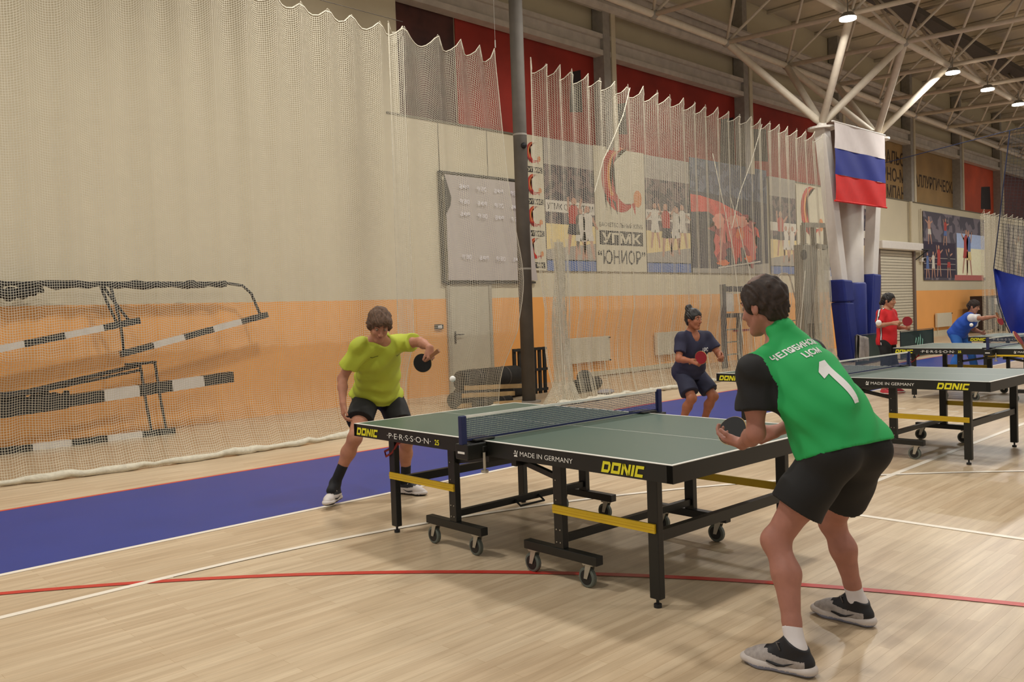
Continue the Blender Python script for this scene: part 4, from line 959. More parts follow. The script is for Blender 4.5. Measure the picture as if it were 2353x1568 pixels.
# ------------------------------------------------------------------ people: smooth implicit bodies
def nv(v): v = np.asarray(v, float); return v/(np.linalg.norm(v)+1e-9)
class Field:
    """blend of rounded shapes sampled on a grid and meshed with surface nets"""
    def __init__(s): s.p = []
    def cone(s, a, b, ra, rb, k=.02, cap=False, flat=None): s.p.append(('c', np.array(a, float), np.array(b, float), ra, rb, k, cap, flat)); return s
    def ell(s, c, R, r, k=.03): s.p.append(('e', np.array(c, float), np.array(R, float), np.array(r, float), k)); return s
    def sph(s, c, r, k=.02): return s.ell(c, np.eye(3), (r, r, r), k)
    def sub(s, c, R, r, k=.008): s.p.append(('s', np.array(c, float), np.array(R, float), np.array(r, float), k)); return s
    def cut(s, p, n): s.p.append(('h', np.array(p, float), nv(n))); return s   # removes the side n points to
    def mesh(s, h, wr=None, smooth=0):
        lo = np.full(3, 1e9); hi = -lo
        for q in s.p:
            if q[0] == 'c': r = max(q[3], q[4])+.02; lo = np.minimum(lo, np.minimum(q[1], q[2])-r); hi = np.maximum(hi, np.maximum(q[1], q[2])+r)
            elif q[0] == 'e': r = q[3].max()+.02; lo = np.minimum(lo, q[1]-r); hi = np.maximum(hi, q[1]+r)
        lo -= 3*h; n = np.ceil((hi+3*h-lo)/h).astype(int)+1
        ax = [lo[i]+h*np.arange(n[i]) for i in range(3)]
        F = np.full(n, .2, np.float32)
        def box(a, b):
            i0 = np.clip(((a-lo)/h).astype(int), 0, n-1); i1 = np.clip(((b-lo)/h).astype(int)+2, 1, n)
            sl = tuple(slice(i0[i], i1[i]) for i in range(3))
            G = np.stack(np.meshgrid(*[ax[i][sl[i]] for i in range(3)], indexing='ij'), -1).astype(np.float32)
            return sl, G
        def ed(G, q):
            d = (G-q[1])@q[2].T.astype(np.float32); r = q[3]
            k0 = np.sqrt(((d/r)**2).sum(-1)); k1 = np.sqrt(((d/(r*r))**2).sum(-1))+1e-6
            return k0*(k0-1)/k1
        for q in s.p:
            if q[0] == 'h':
                sl = tuple(slice(0, n[i]) for i in range(3))
                continue
            m = .05
            if q[0] == 'c':
                a, b, ra, rb, k, cap, flat = q[1:]; r = max(ra, rb)+m+k
                sl, G = box(np.minimum(a, b)-r, np.maximum(a, b)+r)
                ba = b-a; L2 = ba@ba; pa = G-a
                t = np.clip((pa@ba)/L2, 0, 1)
                dv = pa-t[..., None]*ba
                if flat is not None:
                    ax_, f_ = flat; ax_ = nv(ax_); c_ = dv@ax_; dv = dv+(c_*(1/f_-1))[..., None]*ax_
                d = np.sqrt((dv**2).sum(-1))-(ra+(rb-ra)*t)
                if cap: d = np.maximum(d, ((G-b)@nv(ba)))
            elif q[0] == 'e':
                k = q[4]; r = q[3].max()+m+k; sl, G = box(q[1]-r, q[1]+r); d = ed(G, q)
            else:
                k = q[4]; r = q[3].max()+.02; sl, G = box(q[1]-r, q[1]+r); d = -ed(G, q)
                o = F[sl]; hh = np.maximum(k-np.abs(o-d), 0)/k; F[sl] = np.maximum(o, d)+hh*hh*k/4; continue
            o = F[sl]; hh = np.maximum(k-np.abs(o-d), 0)/k; F[sl] = np.minimum(o, d)-hh*hh*k/4
        if wr is not None:
            X = ax[0][:, None, None]; Y = ax[1][None, :, None]; Z = ax[2][None, None, :]
            F = F+wr(X, Y, Z).astype(np.float32)
        for q in s.p:
            if q[0] == 'h':
                G = sum((ax[i]-q[1][i]).reshape([-1 if j == i else 1 for j in range(3)])*q[2][i] for i in range(3)); F = np.maximum(F, G.astype(np.float32))
        # surface nets
        sg = F < 0
        c = np.zeros(n-1, int)
        for i in (0, 1):
            for j in (0, 1):
                for l in (0, 1): c += sg[i:n[0]-1+i, j:n[1]-1+j, l:n[2]-1+l]
        act = (c > 0) & (c < 8); idx = np.argwhere(act); vid = np.full(act.shape, -1, np.int32); vid[act] = np.arange(len(idx))
        acc = np.zeros((len(idx), 3)); cnt = np.zeros(len(idx))
        corners = [np.array(q) for q in ((0,0,0),(1,0,0),(0,1,0),(1,1,0),(0,0,1),(1,0,1),(0,1,1),(1,1,1))]
        for a in range(8):
            for b in range(a+1, 8):
                if np.abs(corners[a]-corners[b]).sum() != 1: continue
                fa = F[tuple((idx+corners[a]).T)]; fb = F[tuple((idx+corners[b]).T)]; m_ = (fa < 0) != (fb < 0)
                t = np.where(m_, fa/(fa-fb+1e-12), 0)[:, None]
                acc += np.where(m_[:, None], corners[a]+(corners[b]-corners[a])*t, 0); cnt += m_
        V = lo+h*(idx+acc/cnt[:, None]); Q = []
        for d in range(3):
            e1, e2 = [(1, 2), (2, 0), (0, 1)][d]
            s0 = [slice(None)]*3; s1 = [slice(None)]*3; s0[d] = slice(0, -1); s1[d] = slice(1, None)
            cr = sg[tuple(s0)] != sg[tuple(s1)]; pt = np.argwhere(cr)
            ok = (pt[:, e1] > 0) & (pt[:, e2] > 0) & (pt[:, e1] < n[e1]-1) & (pt[:, e2] < n[e2]-1); pt = pt[ok]
            def g(a, b):
                q = pt.copy(); q[:, e1] -= a; q[:, e2] -= b; return vid[tuple(q.T)]
            q = np.stack([g(1, 1), g(0, 1), g(0, 0), g(1, 0)], 1); fl_ = ~sg[tuple(pt.T)]
            q[fl_] = q[fl_][:, ::-1]; Q.append(q)
        Q = np.concatenate(Q); Q = Q[(Q >= 0).all(1)]
        for _ in range(smooth):
            S_ = np.zeros_like(V); N_ = np.zeros(len(V))
            for a in range(4):
                b = (a+1) % 4
                np.add.at(S_, Q[:, a], V[Q[:, b]]); np.add.at(N_, Q[:, a], 1); np.add.at(S_, Q[:, b], V[Q[:, a]]); np.add.at(N_, Q[:, b], 1)
            V = V*.4+.6*S_/np.maximum(N_, 1)[:, None]
        return V, Q

def frame3(f, u):
    f = nv(f); l = nv(np.cross(u, f)); u = np.cross(f, l); return np.stack([f, l, u])   # rows: forward, left, up

def head_parts(F, C, R, s=1., fem=False):
    P = lambda x, y, z: C+s*(x*R[0]+y*R[1]+z*R[2]); E = lambda c, r, k=.02: F.ell(P(*c), R, np.array(r)*s, k)
    E((-.014, 0, .035), (.096, .075, .085), .02); E((.022, 0, -.03), (.068, .058, .078), .03)
    for y in (-1, 1):
        F.cone(P(-.005, y*.048, -.045), P(.058, y*.018, -.098), .018*s, .016*s, .025)
        E((.058, y*.034, -.025), (.026, .022, .026), .02)
        F.cone(P(.083, y*.012, .032), P(.070, y*.045, .030), .009*s, .008*s, .012)
        F.sub(P(.094, y*.031, .010), R, np.array((.014, .017, .011))*s, .012)
        E((-.010, y*.078, -.008), (.018, .009, .030), .008); F.sub(P(-.002, y*.088, -.004), R, np.array((.009, .006, .016))*s, .006)
        E((.101, y*.011, -.030), (.010, .008, .008), .008)
    F.cone(P(.090, 0, .015), P(.110, 0, -.024), .008*s, .011*s, .014)
    F.cone(P(.062, -.012, -.100), P(.062, .012, -.100), .017*s, .017*s, .02)
    F.cone(P(.085, -.014, -.054), P(.085, .014, -.054), .008*s, .008*s, .01); F.cone(P(.083, -.012, -.066), P(.083, .012, -.066), .008*s, .008*s, .008)
    return P

def hand_parts(F, W, d, n, left, s=1., curl=(25, 35, 25), thumb=(.75, .55, .25), spread=1.):
    d = nv(d); n = nv(np.asarray(n)-np.dot(n, d)*d); t = np.cross(d, n)*(-1 if left else 1)
    P = lambda a, b, c: W+s*(a*d+b*t+c*n)
    ks = [.029, .010, -.010, -.028]; ln = [(.040, .024, .020), (.044, .028, .021), (.041, .026, .021), (.032, .020, .018)]
    for i, (b, L) in enumerate(zip(ks, ln)):
        K = P(.088-.004*abs(i-1), b, 0); F.cone(P(.0, b*.55, 0), K, .0165*s, .0115*s, .014)
        ang = 0; p = K; dr = nv(d+t*(b*2.5*spread)); cu = curl if not hasattr(curl[0], '__len__') else curl[i]
        for j in range(3):
            ang += math.radians(cu[j]); q = p+s*L[j]*(dr*math.cos(ang)+n*math.sin(ang)); F.cone(p, q, (.0095-.0008*j)*s, (.0088-.0008*j)*s, .004); p = q
    F.cone(P(.012, .012, .008), P(.045, .030, .014), .018*s, .014*s, .014)
    td = nv(thumb[0]*t+thumb[1]*d+thumb[2]*n); p = P(.040, .030, .012); q = p+td*.036*s; F.cone(p, q, .0125*s, .0105*s, .008)
    td2 = nv(td+.35*d+.25*n); F.cone(q, q+td2*.028*s, .0105*s, .0085*s, .005)
    return d, n, t

def shoe(parent, A, toe, s, style, tilt=0.):
    """A: floor point under the ankle, toe: horizontal direction"""
    f = nv((toe[0], toe[1], 0)); l = np.array((-f[1], f[0], 0)); u = np.array((0, 0, 1.))
    if tilt: c_, s_ = math.cos(tilt), math.sin(tilt); f, u = f*c_-u*s_, u*c_+f*s_; A = np.array(A)-f*.0+np.array((0, 0, .19*math.sin(tilt)))
    A = np.array(A, float); P = lambda x, y, z: A+s*(x*f+y*l+z*u)
    so = Field(); fl_ = (u, .62)
    so.cone(P(-.048, 0, .024), P(.03, 0, .020), .043*s, .038*s, .02, flat=fl_); so.cone(P(.03, 0, .020), P(.12, 0, .018), .038*s, .047*s, .02, flat=fl_); so.cone(P(.12, 0, .018), P(.168, .004, .024), .047*s, .034*s, .02, flat=fl_)
    so.cut(P(0, 0, .0), -u); V, Q = so.mesh(.004, smooth=2); np_mesh('sole', V, Q, [style['sole'], style['sole2']], parent, mi=(((V[Q[:, 0]]-A)@u < .014*s)).astype(int))
    up = Field()
    up.cone(P(-.042, 0, .045), P(.03, 0, .045), .038*s, .036*s, .02); up.cone(P(.03, 0, .045), P(.12, 0, .035), .036*s, .038*s, .02); up.cone(P(.12, 0, .034), P(.160, .004, .030), .038*s, .028*s, .02)
    up.cone(P(-.018, 0, .06), P(-.022, 0, .105), .042*s, .040*s, .02); up.cone(P(.0, 0, .09), P(.085, 0, .055), .032*s, .028*s, .03)
    up.cone(P(.045, 0, .085), P(.012, 0, .125), .022*s, .020*s, .02)
    up.cut(P(0, 0, .02), -u); up.cut(P(-.02, 0, .112), nv(u*.93-f*.42))
    V, Q = up.mesh(.0035, smooth=2); q = V[Q].mean(1)-A; x = q@f/s; z = q@u/s
    mi = np.zeros(len(Q), int)
    if style.get('dark'): mi[(z > .060+.15*np.maximum(x-.02, 0)) & (x < .085)] = 1; mi[(x < -.055) & (z > .03)] = 1; mi[(z > .052) & (x > .02) & (x < .10) & (np.abs(q@l) < .022*s)] = 1
    np_mesh('upper', V, Q, [style['upper'], style['trim']], parent, mi=mi)
    mb = MB()
    for k in range(4):
        x = .035+.018*k; z = .097-.011*k; mb.tube([P(x, -.026, z-.014), P(x, 0, z+.004), P(x, .026, z-.014)], .0035*s, 6)
    mb.tube([P(.028, .0, .104), P(.05, .03, .110), P(.034, .036, .088)], .003*s, 6); mb.tube([P(.028, .0, .104), P(.045, -.03, .112), P(.030, -.036, .09)], .003*s, 6)
    mb.build('lace', style['lace'], parent, True, True)
    if style.get('mark'):
        for sd in (-1, 1):
            mb = MB(); mb.tube([P(.085, sd*.043, .040), P(.045, sd*.041, .032), P(.02, sd*.040, .034), P(-.02, sd*.043, .052)], [.003*s, .006*s, .004*s, .001*s], 6); mb.build('side_mark', style['mark'], parent, True, True)

M_SKIN = {}
def skin(c):
    if c not in M_SKIN:
        m = mat('skin_'+str(len(M_SKIN)), c, .55, var=.07, scale=22, spec=.35); m.node_tree.nodes['Principled BSDF'].inputs['Subsurface Weight'].default_value = .08
        m.node_tree.nodes['Principled BSDF'].inputs['Subsurface Radius'].default_value = (.02, .008, .004); M_SKIN[c] = m
    return M_SKIN[c]
M_EYE = mat('eye_white', '9A8470', .6); M_IRIS = mat('eye_iris', '2A1C14', .3); M_LIP = mat('lip', '9C5A50', .5)

def paddle(label, centre, axis, normal, c1, c2, hand=None):
    """centre: middle of the blade, axis: handle towards blade, normal: the side with colour c1"""
    a = Vector(axis).normalized(); n = Vector(normal); n = (n-a*n.dot(a)).normalized(); b = n.cross(a)
    C_ = Vector(centre); t = empty('paddle', C_-a*.12, label, 'paddle', group='table tennis paddles')
    def disc(z0, z1, s, m, name):
        pts = []
        for i in range(40):
            th = 2*PI*i/40; x = .078*math.cos(th); y = .075*math.sin(th)
            if x < -.05: y *= 1+(x+.05)*6
            pts.append((x*s, y*s))
        V = [C_+a*x+b*y+n*z for z in (z0, z1) for x, y in pts]
        mb = MB(); mb.add(V, [tuple(range(40))[::-1], tuple(range(40, 80))]+[(i, (i+1) % 40, 40+(i+1) % 40, 40+i) for i in range(40)]); mb.build(name, m, t, True)
    disc(-.003, .003, 1, mat('paddle_wood', 'C8A468', .6), 'blade'); disc(.003, .0055, .965, c1, 'rubber'); disc(-.0055, -.003, .965, c2, 'rubber')
    mb = MB(); V = []
    for x, w_, hgt in ((-.062, .012, .006), (-.085, .013, .011), (-.13, .014, .012), (-.172, .017, .012)):
        V += [C_+a*x+b*i*w_+n*j*hgt for i, j in ((-1, -1), (1, -1), (1, 1), (-1, 1))]
    Fq = [(0, 3, 2, 1), (12, 13, 14, 15)]
    for r_ in range(3):
        for k in range(4): Fq.append((r_*4+k, r_*4+(k+1) % 4, r_*4+4+(k+1) % 4, r_*4+4+k))
    mb.add(V, Fq); mb.build('handle', mat('paddle_handle', '8C5C38', .6), t, True, bevel=.003)
M_RUBR = mat('rubber_red', '8A1220', .6, var=.03); M_RUBK = mat('rubber_black', '0A0A0B', .7, var=.03)

def cloth_wr(amp, vecs):
    def f(X, Y, Z):
        r = 0
        for (a, b, c, fr, ph, am) in vecs:
            q = a*X+b*Y+c*Z; r = r+am*amp*np.sin(fr*q+ph+2.2*np.sin(7*X+5*Z+ph)+1.6*np.sin(9*Y-4*Z+2*ph))
        return r
    return f

def person(label, J, hf, hu, skinc, hairc, st, h=.006, hs=1., build=1., fem=False):
    J = {k: np.array(v, float) for k, v in J.items()}
    hip = (J['Lh']+J['Rh'])/2; sh = (J['Ls']+J['Rs'])/2; neck = J['neck']
    root = empty('person', tuple((J['La']+J['Ra'])/2*np.array((1, 1, 0))), label, 'person')
    up0 = nv(st.get('pelvis_up', nv(sh-hip)+np.array((0, 0, .8)))); left0 = nv(J['Lh']-J['Rh']); fw0 = nv(np.cross(left0, up0))
    upc = nv(neck-hip); left1 = nv(J['Ls']-J['Rs']); fw1 = nv(np.cross(left1, upc)); upc = nv(np.cross(fw1, left1))
    R0 = np.stack([fw0, left0, nv(np.cross(fw0, left0))]); R1 = np.stack([fw1, left1, upc])
    leftm = nv(left0+left1); fwm = nv(fw0+fw1); Rm = np.stack([fwm, leftm, nv(np.cross(fwm, leftm))])
    b = build; bow = st.get('bow', .03)
    pel = hip+R0[2]*.05; wst = hip*.52+sh*.48+(-Rm[0])*bow; wst = hip+(sh-hip)*.40-Rm[0]*bow; che = hip+(sh-hip)*.74-R1[0]*bow*.8
    spine = [pel, wst, che, sh+R1[2]*.02]
    def torso(F, o):
        F.ell(pel, R0, (.105*b+o, .158*b+o, .125+o), .06); F.ell(wst, Rm, (.098*b+o, .140*b+o, .14+o), .08); F.ell(che, R1, (.112*b+o, .160*b+o, .165+o), .08)
        F.ell(sh-R1[2]*.015, R1, (.075*b+o, .150*b+o, .075+o), .06)
        for k_, y in (('Lh', 1), ('Rh', -1)): F.sph(J[k_]-R0[0]*.045*b+R0[2]*.01, .092*b+o, .06)
        if fem:
            for y in (-1, 1): F.sph(che+R1[0]*.075*b+R1[1]*y*.07-R1[2]*.0, .062*b+o, .05)
    # body
    B = Field(); torso(B, 0)
    B.cone(sh+R1[2]*.02, neck, .062*b, .056*b, .04)
    C_ = J['head']; R = frame3(hf, hu)
    B.cone(neck, C_-R[2]*.045*hs-R[0]*.022, .053*(1 if not fem else .9), .050*(1 if not fem else .88), .03)
    for S_ in 'LR': B.cone(neck-R1[2]*.02, J[S_+'s']+R1[2]*.012, .048*b, .042*b, .05)
    for S_ in 'LR':
        s_, e_, w_ = J[S_+'s'], J[S_+'e'], J[S_+'w']
        B.sph(s_, .056*b, .05); B.cone(s_, s_*.45+e_*.55, .050*b, .042*b, .03); B.cone(s_*.45+e_*.55, e_, .042*b, .036*b, .03)
        m_ = e_*.65+w_*.35; B.cone(e_, m_, .037*b, .038*b, .025); B.cone(m_, w_, .037*b, .0245, .02)
        hd = st['hand'+S_]; d_ = hd.get('d', w_-e_)
        hand_parts(B, w_, d_, hd['n'], S_ == 'L', hs*.98, hd.get('curl', (25, 35, 25)), hd.get('thumb', (.75, .55, .25)))
        h_, k_, a_ = J[S_+'h'], J[S_+'k'], J[S_+'a']
        B.cone(h_, h_*.5+k_*.5, .086*b, .070*b, .05); B.cone(h_*.5+k_*.5, k_, .070*b, .053*b, .04)
        kd = nv(nv(k_-h_)+nv(k_-a_)+.01*R0[0]); B.sph(k_+kd*.008, .050*b, .03)
        c1 = k_*.70+a_*.30-kd*.020; B.cone(k_, c1, .050*b, .056*b, .03); B.cone(c1, k_*.25+a_*.75-kd*.003, .056*b, .036, .03); B.cone(k_*.25+a_*.75-kd*.003, a_, .036, .034, .02)
        tv = nv(np.array((*st['toe'+S_], 0))); B.cone(a_, a_-np.array((0, 0, .045))+tv*.09, .034, .026, .02)
    P = head_parts(B, C_, R, hs, fem)
    V, Q = B.mesh(h, smooth=0); np_mesh('body', V, Q, skin(skinc), root)
    # eyes, brows, lips
    for y in (-1, 1):
        mb = MB(); mb.ball(P(.079, y*.031, .010), .0105*hs, 14, 8); mb.ball(P(.0825, y*.031, .008), .0074*hs, 10, 6, mi=1); mb.build('eye', [M_EYE, M_IRIS], root, True, True)
        mb = MB(); mb.tube([P(.094, y*.014, .034), P(.090, y*.030, .040), P(.078, y*.046, .034)], [.0035*hs, .004*hs, .002*hs], 6); mb.build('eyebrow', hairc, root, True, True)
    mb = MB(); mb.tube([P(.086, -.021, -.061), P(.0945, -.008, -.057), P(.0955, 0, -.059), P(.0945, .008, -.057), P(.086, .021, -.061)], [.001, .0042*hs, .0045*hs, .0042*hs, .001], 8); mb.build('lips', M_LIP, root, True, True)
    # hair
    H = Field(); o = st.get('hair', .014)
    H.ell(P(-.016, 0, .040), R, np.array((.096+o, .075+o, .086+o))*hs, .02)
    if st.get('nape', True): H.ell(P(-.062, 0, -.022), R, np.array((.045+o*.4, .056+o*.6, .065))*hs, .03)
    for y in (-1, 1): H.ell(P(.012, y*.066, .012), R, np.array((.022, .013+o*.4, .042))*hs, .02)
    if st.get('mop'):
        H.ell(P(.050, 0, .072), R, np.array((.058, .072, .040))*hs, .02)
        for y in (-1, 1): H.ell(P(-.01, y*.080, .0), R, np.array((.045, .020, .045))*hs, .02)
    if fem:
        bb = st['bun']; H.ell(P(*bb[:3]), R, np.array((bb[3], bb[3], bb[3]*1.1))*hs, .015)
        H.cone(P(-.06, 0, .03), P(*bb[:3]), .045*hs, .03*hs, .03)
    else: pass
    H.sub(P(.100, 0, -.045), R, np.array((.085, .085, .098))*hs, .006)
    for y in (-1, 1): H.sub(P(.0, y*.092, -.028), R, np.array((.030, .030, .040))*hs, .006)
    H.cut(P(0, 0, -.085), -R[2])
    f0 = R[0]; V, Q = H.mesh(.005, wr=lambda X, Y, Z: .0030*np.sin(190*(X*R[1][0]+Y*R[1][1]+Z*R[1][2])+5*np.sin(40*(X+Z)))+.0025*np.sin(110*(X*R[0][0]+Y*R[0][1]+Z*R[0][2])+60*Z+3*np.sin(50*Y))+.003*np.sin(60*Z+25*X)*np.sin(45*Y-20*X), smooth=0)
    np_mesh('hair', V, Q, hairc, root)
    if st.get('crown'):   # thin patch on the crown
        K = Field(); K.ell(P(-.02, 0, .042), R, np.array((.098+o-.003, .078+o-.004, .090+o-.0015))*hs, .02); K.cut(P(0, 0, .105), -R[2]); K.cut(P(.055, 0, 0), R[0]); K.cut(P(-.045, 0, 0), -R[0])
        V, Q = K.mesh(.005); np_mesh('thin_hair_patch', V, Q, st['crown'], root)
    # shirt
    o = st.get('shirt_o', .016); T = Field(); torso(T, o)
    for S_ in 'LR': T.cone(neck-R1[2]*.03, J[S_+'s']+R1[2]*.010, .052*b+o*.5, .046*b+o*.5, .05)
    if st.get('collar'): T.cone(neck-nv(C_-neck)*.05, neck+nv(C_-neck)*.022-R[0]*.008, .088*b, .073*b, .03)
    hem = st.get('hem', -.04); hp = pel+R0[2]*hem
    T.cone(che, wst, .150*b+o, .150*b+o*1.3, .06, flat=(R1[0], .74)); T.cone(wst, hp-R0[2]*.09, .150*b+o*1.3, .160*b+o*1.5, .06, flat=(R0[0], .80))
    for S_ in 'LR':
        s_, e_ = J[S_+'s'], J[S_+'e']; fr = st.get('sleeve', .62); m_ = s_+(e_-s_)*fr; T.sph(s_, .054*b+o*.5, .05); T.cone(s_, m_, .054*b+o*.6, st.get('slv', .052)*b+o*1.15, .04, cap=True)
    T.cut(hp, -R0[2]-R0[0]*st.get('hemtilt', 0))
    if st.get('vneck'): T.sub(neck+R1[0]*.075-R1[2]*.03, R1, np.array((.06, .05, .09)), .01)
    elif not st.get('collar'): T.sub(neck+R1[0]*.055+R1[2]*.02, R1, np.array((.07, .07, .05)), .01)
    V, Q = T.mesh(st.get('hc', .0065), wr=cloth_wr(st.get('wa', .0034), st.get('wr', [(.8, .2, .6, 34, 0, 1), (.2, .7, -.6, 42, 1, .8), (.6, -.4, .9, 60, 2, .5)])), smooth=1)
    cen = V[Q].mean(1); ms = st['shirt_m']; mi = st['shirt_f'](cen, dict(J=J, R0=R0, R1=R1, pel=pel, wst=wst, che=che, sh=sh, hip=hip, b=b)) if st.get('shirt_f') else np.zeros(len(Q), int)
    shirt = np_mesh('shirt', V, Q, ms, root, mi=mi)
    tree = BVHTree.FromPolygons([tuple(v) for v in V], [tuple(int(i) for i in q) for q in Q])
    # shorts / trousers
    so = st.get('shorts_o', .022); Sx = Field(); Sx.ell(pel, R0, (.105*b+.010, .158*b+.010, .13), .05)
    for k_ in ('Lh', 'Rh'): Sx.sph(J[k_]-R0[0]*.045*b+R0[2]*.01, .092*b+.012, .06)
    for S_ in 'LR':
        h_, k_, a_ = J[S_+'h'], J[S_+'k'], J[S_+'a']; fr = st.get('short_len', .72)
        if fr <= 1: m_ = h_+(k_-h_)*fr; Sx.cone(h_, m_, .092*b+so*.5, .082*b+so*1.3, .04, cap=True)
        else: Sx.cone(h_, k_, .092*b+.012, .068*b+.012, .04); m_ = k_+(a_-k_)*(fr-1); Sx.cone(k_, m_, .066*b+.010, .062*b+.008, .03, cap=True)
    Sx.cut(pel+R0[2]*.10, R0[2])
    V, Q = Sx.mesh(st.get('hc', .0065), wr=cloth_wr(.003, [(.3, .3, .9, 40, 0, 1), (.7, -.6, .3, 52, 1, .7)]), smooth=1)
    mi2 = st['shorts_f'](V[Q].mean(1), J) if st.get('shorts_f') else None
    np_mesh('trousers' if st.get('short_len', .7) > 1 else 'shorts', V, Q, st['shorts_m'], root, mi=mi2)
    # socks and shoes
    for S_ in 'LR':
        k_, a_ = J[S_+'k'], J[S_+'a']
        if st.get('sock_m'):
            K = Field(); top = a_+(k_-a_)*st['sock_h']; K.cone(a_-np.array((0, 0, .06)), a_+np.array((0, 0, .001)), .040, .041, .01); (K.cone(a_, a_-np.array((0, 0, .042))+nv(np.array((*st['toe'+S_], 0)))*.085, .043, .036, .02) if st.get('lift'+S_) else None); K.cone(a_, top, .041, .037+.10*st['sock_h']*.12, .02, cap=True); K.cut(a_-np.array((0, 0, .06)), (0, 0, -1)); V, Q = K.mesh(.005, smooth=1); np_mesh('sock', V, Q, st['sock_m'], root)
        tl = st.get('tilt'+S_, 0.)
        tv = nv(np.array((*st['toe'+S_], 0))); shoe_root = bpy.data.objects.new('shoe', None); COL.objects.link(shoe_root); shoe_root.empty_display_size = .05; shoe_root.location = (a_[0], a_[1], 0); parent_world(shoe_root, root)
        sr = shoe_root; zoff = max(0, a_[2]-.140) if st.get('lift'+S_) else 0
        class _P: pass
        before = set(COL.objects)
        shoe(None, (a_[0]+tv[0]*.015, a_[1]+tv[1]*.015, zoff), tv, st.get('shoe_s', 1.), st['shoe'], tl)
        for o_ in [x for x in COL.objects if x not in before]:
            o_.parent = shoe_root; o_.matrix_parent_inverse = Matrix.Translation(Vector((a_[0], a_[1], 0))).inverted()
    return root, tree, dict(J=J, R0=R0, R1=R1, Rm=Rm, pel=pel, wst=wst, che=che, sh=sh, hip=hip)

def decal(name, body, tree, O, U, V_, width, height, m, parent, bold=0., out=.4, lift=.0025, sub=.02, shapes=None):
    """printed lettering that follows the cloth: projected along U x V onto the shirt"""
    U = Vector(U).normalized(); V_ = Vector(V_); V_ = (V_-U*V_.dot(U)).normalized(); N = U.cross(V_); O = Vector(O)
    if shapes is None:
        co, fs = text_mesh(body, bold); mn = co.min(0); mx = co.max(0); P = [((c[0]-mn[0])/(mx[0]-mn[0]), (c[1]-mn[1])/(mx[1]-mn[1])) for c in co]
    else:
        P = []; fs = []
        for s_ in shapes: fs.append(tuple(range(len(P), len(P)+len(s_)))); P += s_
    bm = bmesh.new(); vs = [bm.verts.new((a*width, b_*height, 0)) for a, b_ in P]
    for f in fs:
        try: bm.faces.new([vs[i] for i in f])
        except ValueError: pass
    bmesh.ops.triangulate(bm, faces=bm.faces[:])
    for _ in range(4):
        ee = [e for e in bm.edges if e.calc_length() > sub]
        if not ee: break
        bmesh.ops.subdivide_edges(bm, edges=ee, cuts=1); bmesh.ops.triangulate(bm, faces=bm.faces[:])
    kill = []
    for v in bm.verts:
        p = O+U*v.co.x+V_*v.co.y; hit = tree.ray_cast(p+N*out, -N, out*2)
        if hit[0] is None: kill.append(v)
        else: v.co = hit[0]+N*lift
    bmesh.ops.delete(bm, geom=kill, context='VERTS')
    me = bpy.data.meshes.new(name); bm.to_mesh(me); bm.free(); me.materials.append(m)
    o = bpy.data.objects.new(name, me); COL.objects.link(o); parent_world(o, parent)

M_HBR = mat('hair_dark_brown', '2E211A', .75, var=.45, scale=70); M_HLB = mat('hair_brown', '58402E', .75, var=.4, scale=70); M_HBK = mat('hair_black', '17120F', .5, var=.2, scale=40)
M_CRW = mat('hair_thin', '6E5244', .6, var=.2, scale=40)
M_GREEN = mat('shirt_green', '1FA455', .75, var=.05, scale=5); M_BLKC = mat('cloth_black', '141313', .8, var=.1); M_YELC = mat('shirt_yellow', 'B2BC38', .75, var=.05, scale=6)
M_NAVY = mat('shirt_navy', '282840', .8, var=.08); M_NAVS = mat('shorts_navy', '24263C', .8, var=.08); M_REDC = mat('shirt_red', 'CE1A20', .75, var=.05); M_BLUC = mat('shirt_blue', '2454B8', .75, var=.05); M_BLUT = mat('trousers_blue', '2E6CC0', .75, var=.06)
M_PWH = mat('print_shirt_white', 'E6E4E2', .7, var=.02); M_SOCKW = mat('sock_white', 'DAD4D4', .8); M_SOCKK = mat('sock_black', '17171A', .85)
M_SHW = mat('shoe_white', 'CFC6C0', .6, var=.05); M_SHG = mat('shoe_grey', 'A8A09C', .6, var=.15, scale=60); M_SHK = mat('shoe_black', '16151A', .6); M_SHR = mat('shoe_red', 'C83A48', .6)
SH_A = dict(sole=M_SHW, sole2=mat('sole_blue_grey', '8A90A8', .5), upper=M_SHG, trim=M_SHK, lace=mat('lace_grey', '5E5854', .8), dark=True, mark=M_SHK)
SH_B = dict(sole=M_SHW, sole2=M_SHK, upper=M_SHW, trim=M_SHK, lace=M_SHW, mark=M_SHK)
SH_C = dict(sole=M_SHW, sole2=M_SHR, upper=M_SHR, trim=M_SHR, lace=M_SHW)

# --- man in the green shirt
Jg = dict(La=(3.357, -.150, .095), Lk=(3.213, -.030, .490), Lh=(3.390, .085, .835), Ra=(3.311, .530, .095), Rk=(3.225, .470, .470), Rh=(3.440, .280, .840),
          Ls=(3.135, -.035, 1.200), Rs=(3.200, .350, 1.245), Le=(3.150, -.060, .945), Lw=(2.985, .100, .862), Re=(3.150, .420, .960), Rw=(3.025, .330, .895), neck=(3.165, .160, 1.345), head=(3.088, .140, 1.478))
def green_f(c, k):
    # black sleeves: nearer to the arm than to the torso, outside the shoulder seam
    mi = np.zeros(len(c), int)
    for S_ in 'LR':
        s_, e_ = k['J'][S_+'s'], k['J'][S_+'e']; o_ = s_-k['sh']; o_ = o_/np.linalg.norm(o_); d = nv(e_-s_)
        q = c-s_; t = q@d; dist = np.linalg.norm(q-t[:, None]*d, axis=1)
        lat = q@o_
        mi[(dist < .102) & (t > -.085) & ((lat > -.005-.25*np.clip(t, 0, .2)))] = 1
    return mi
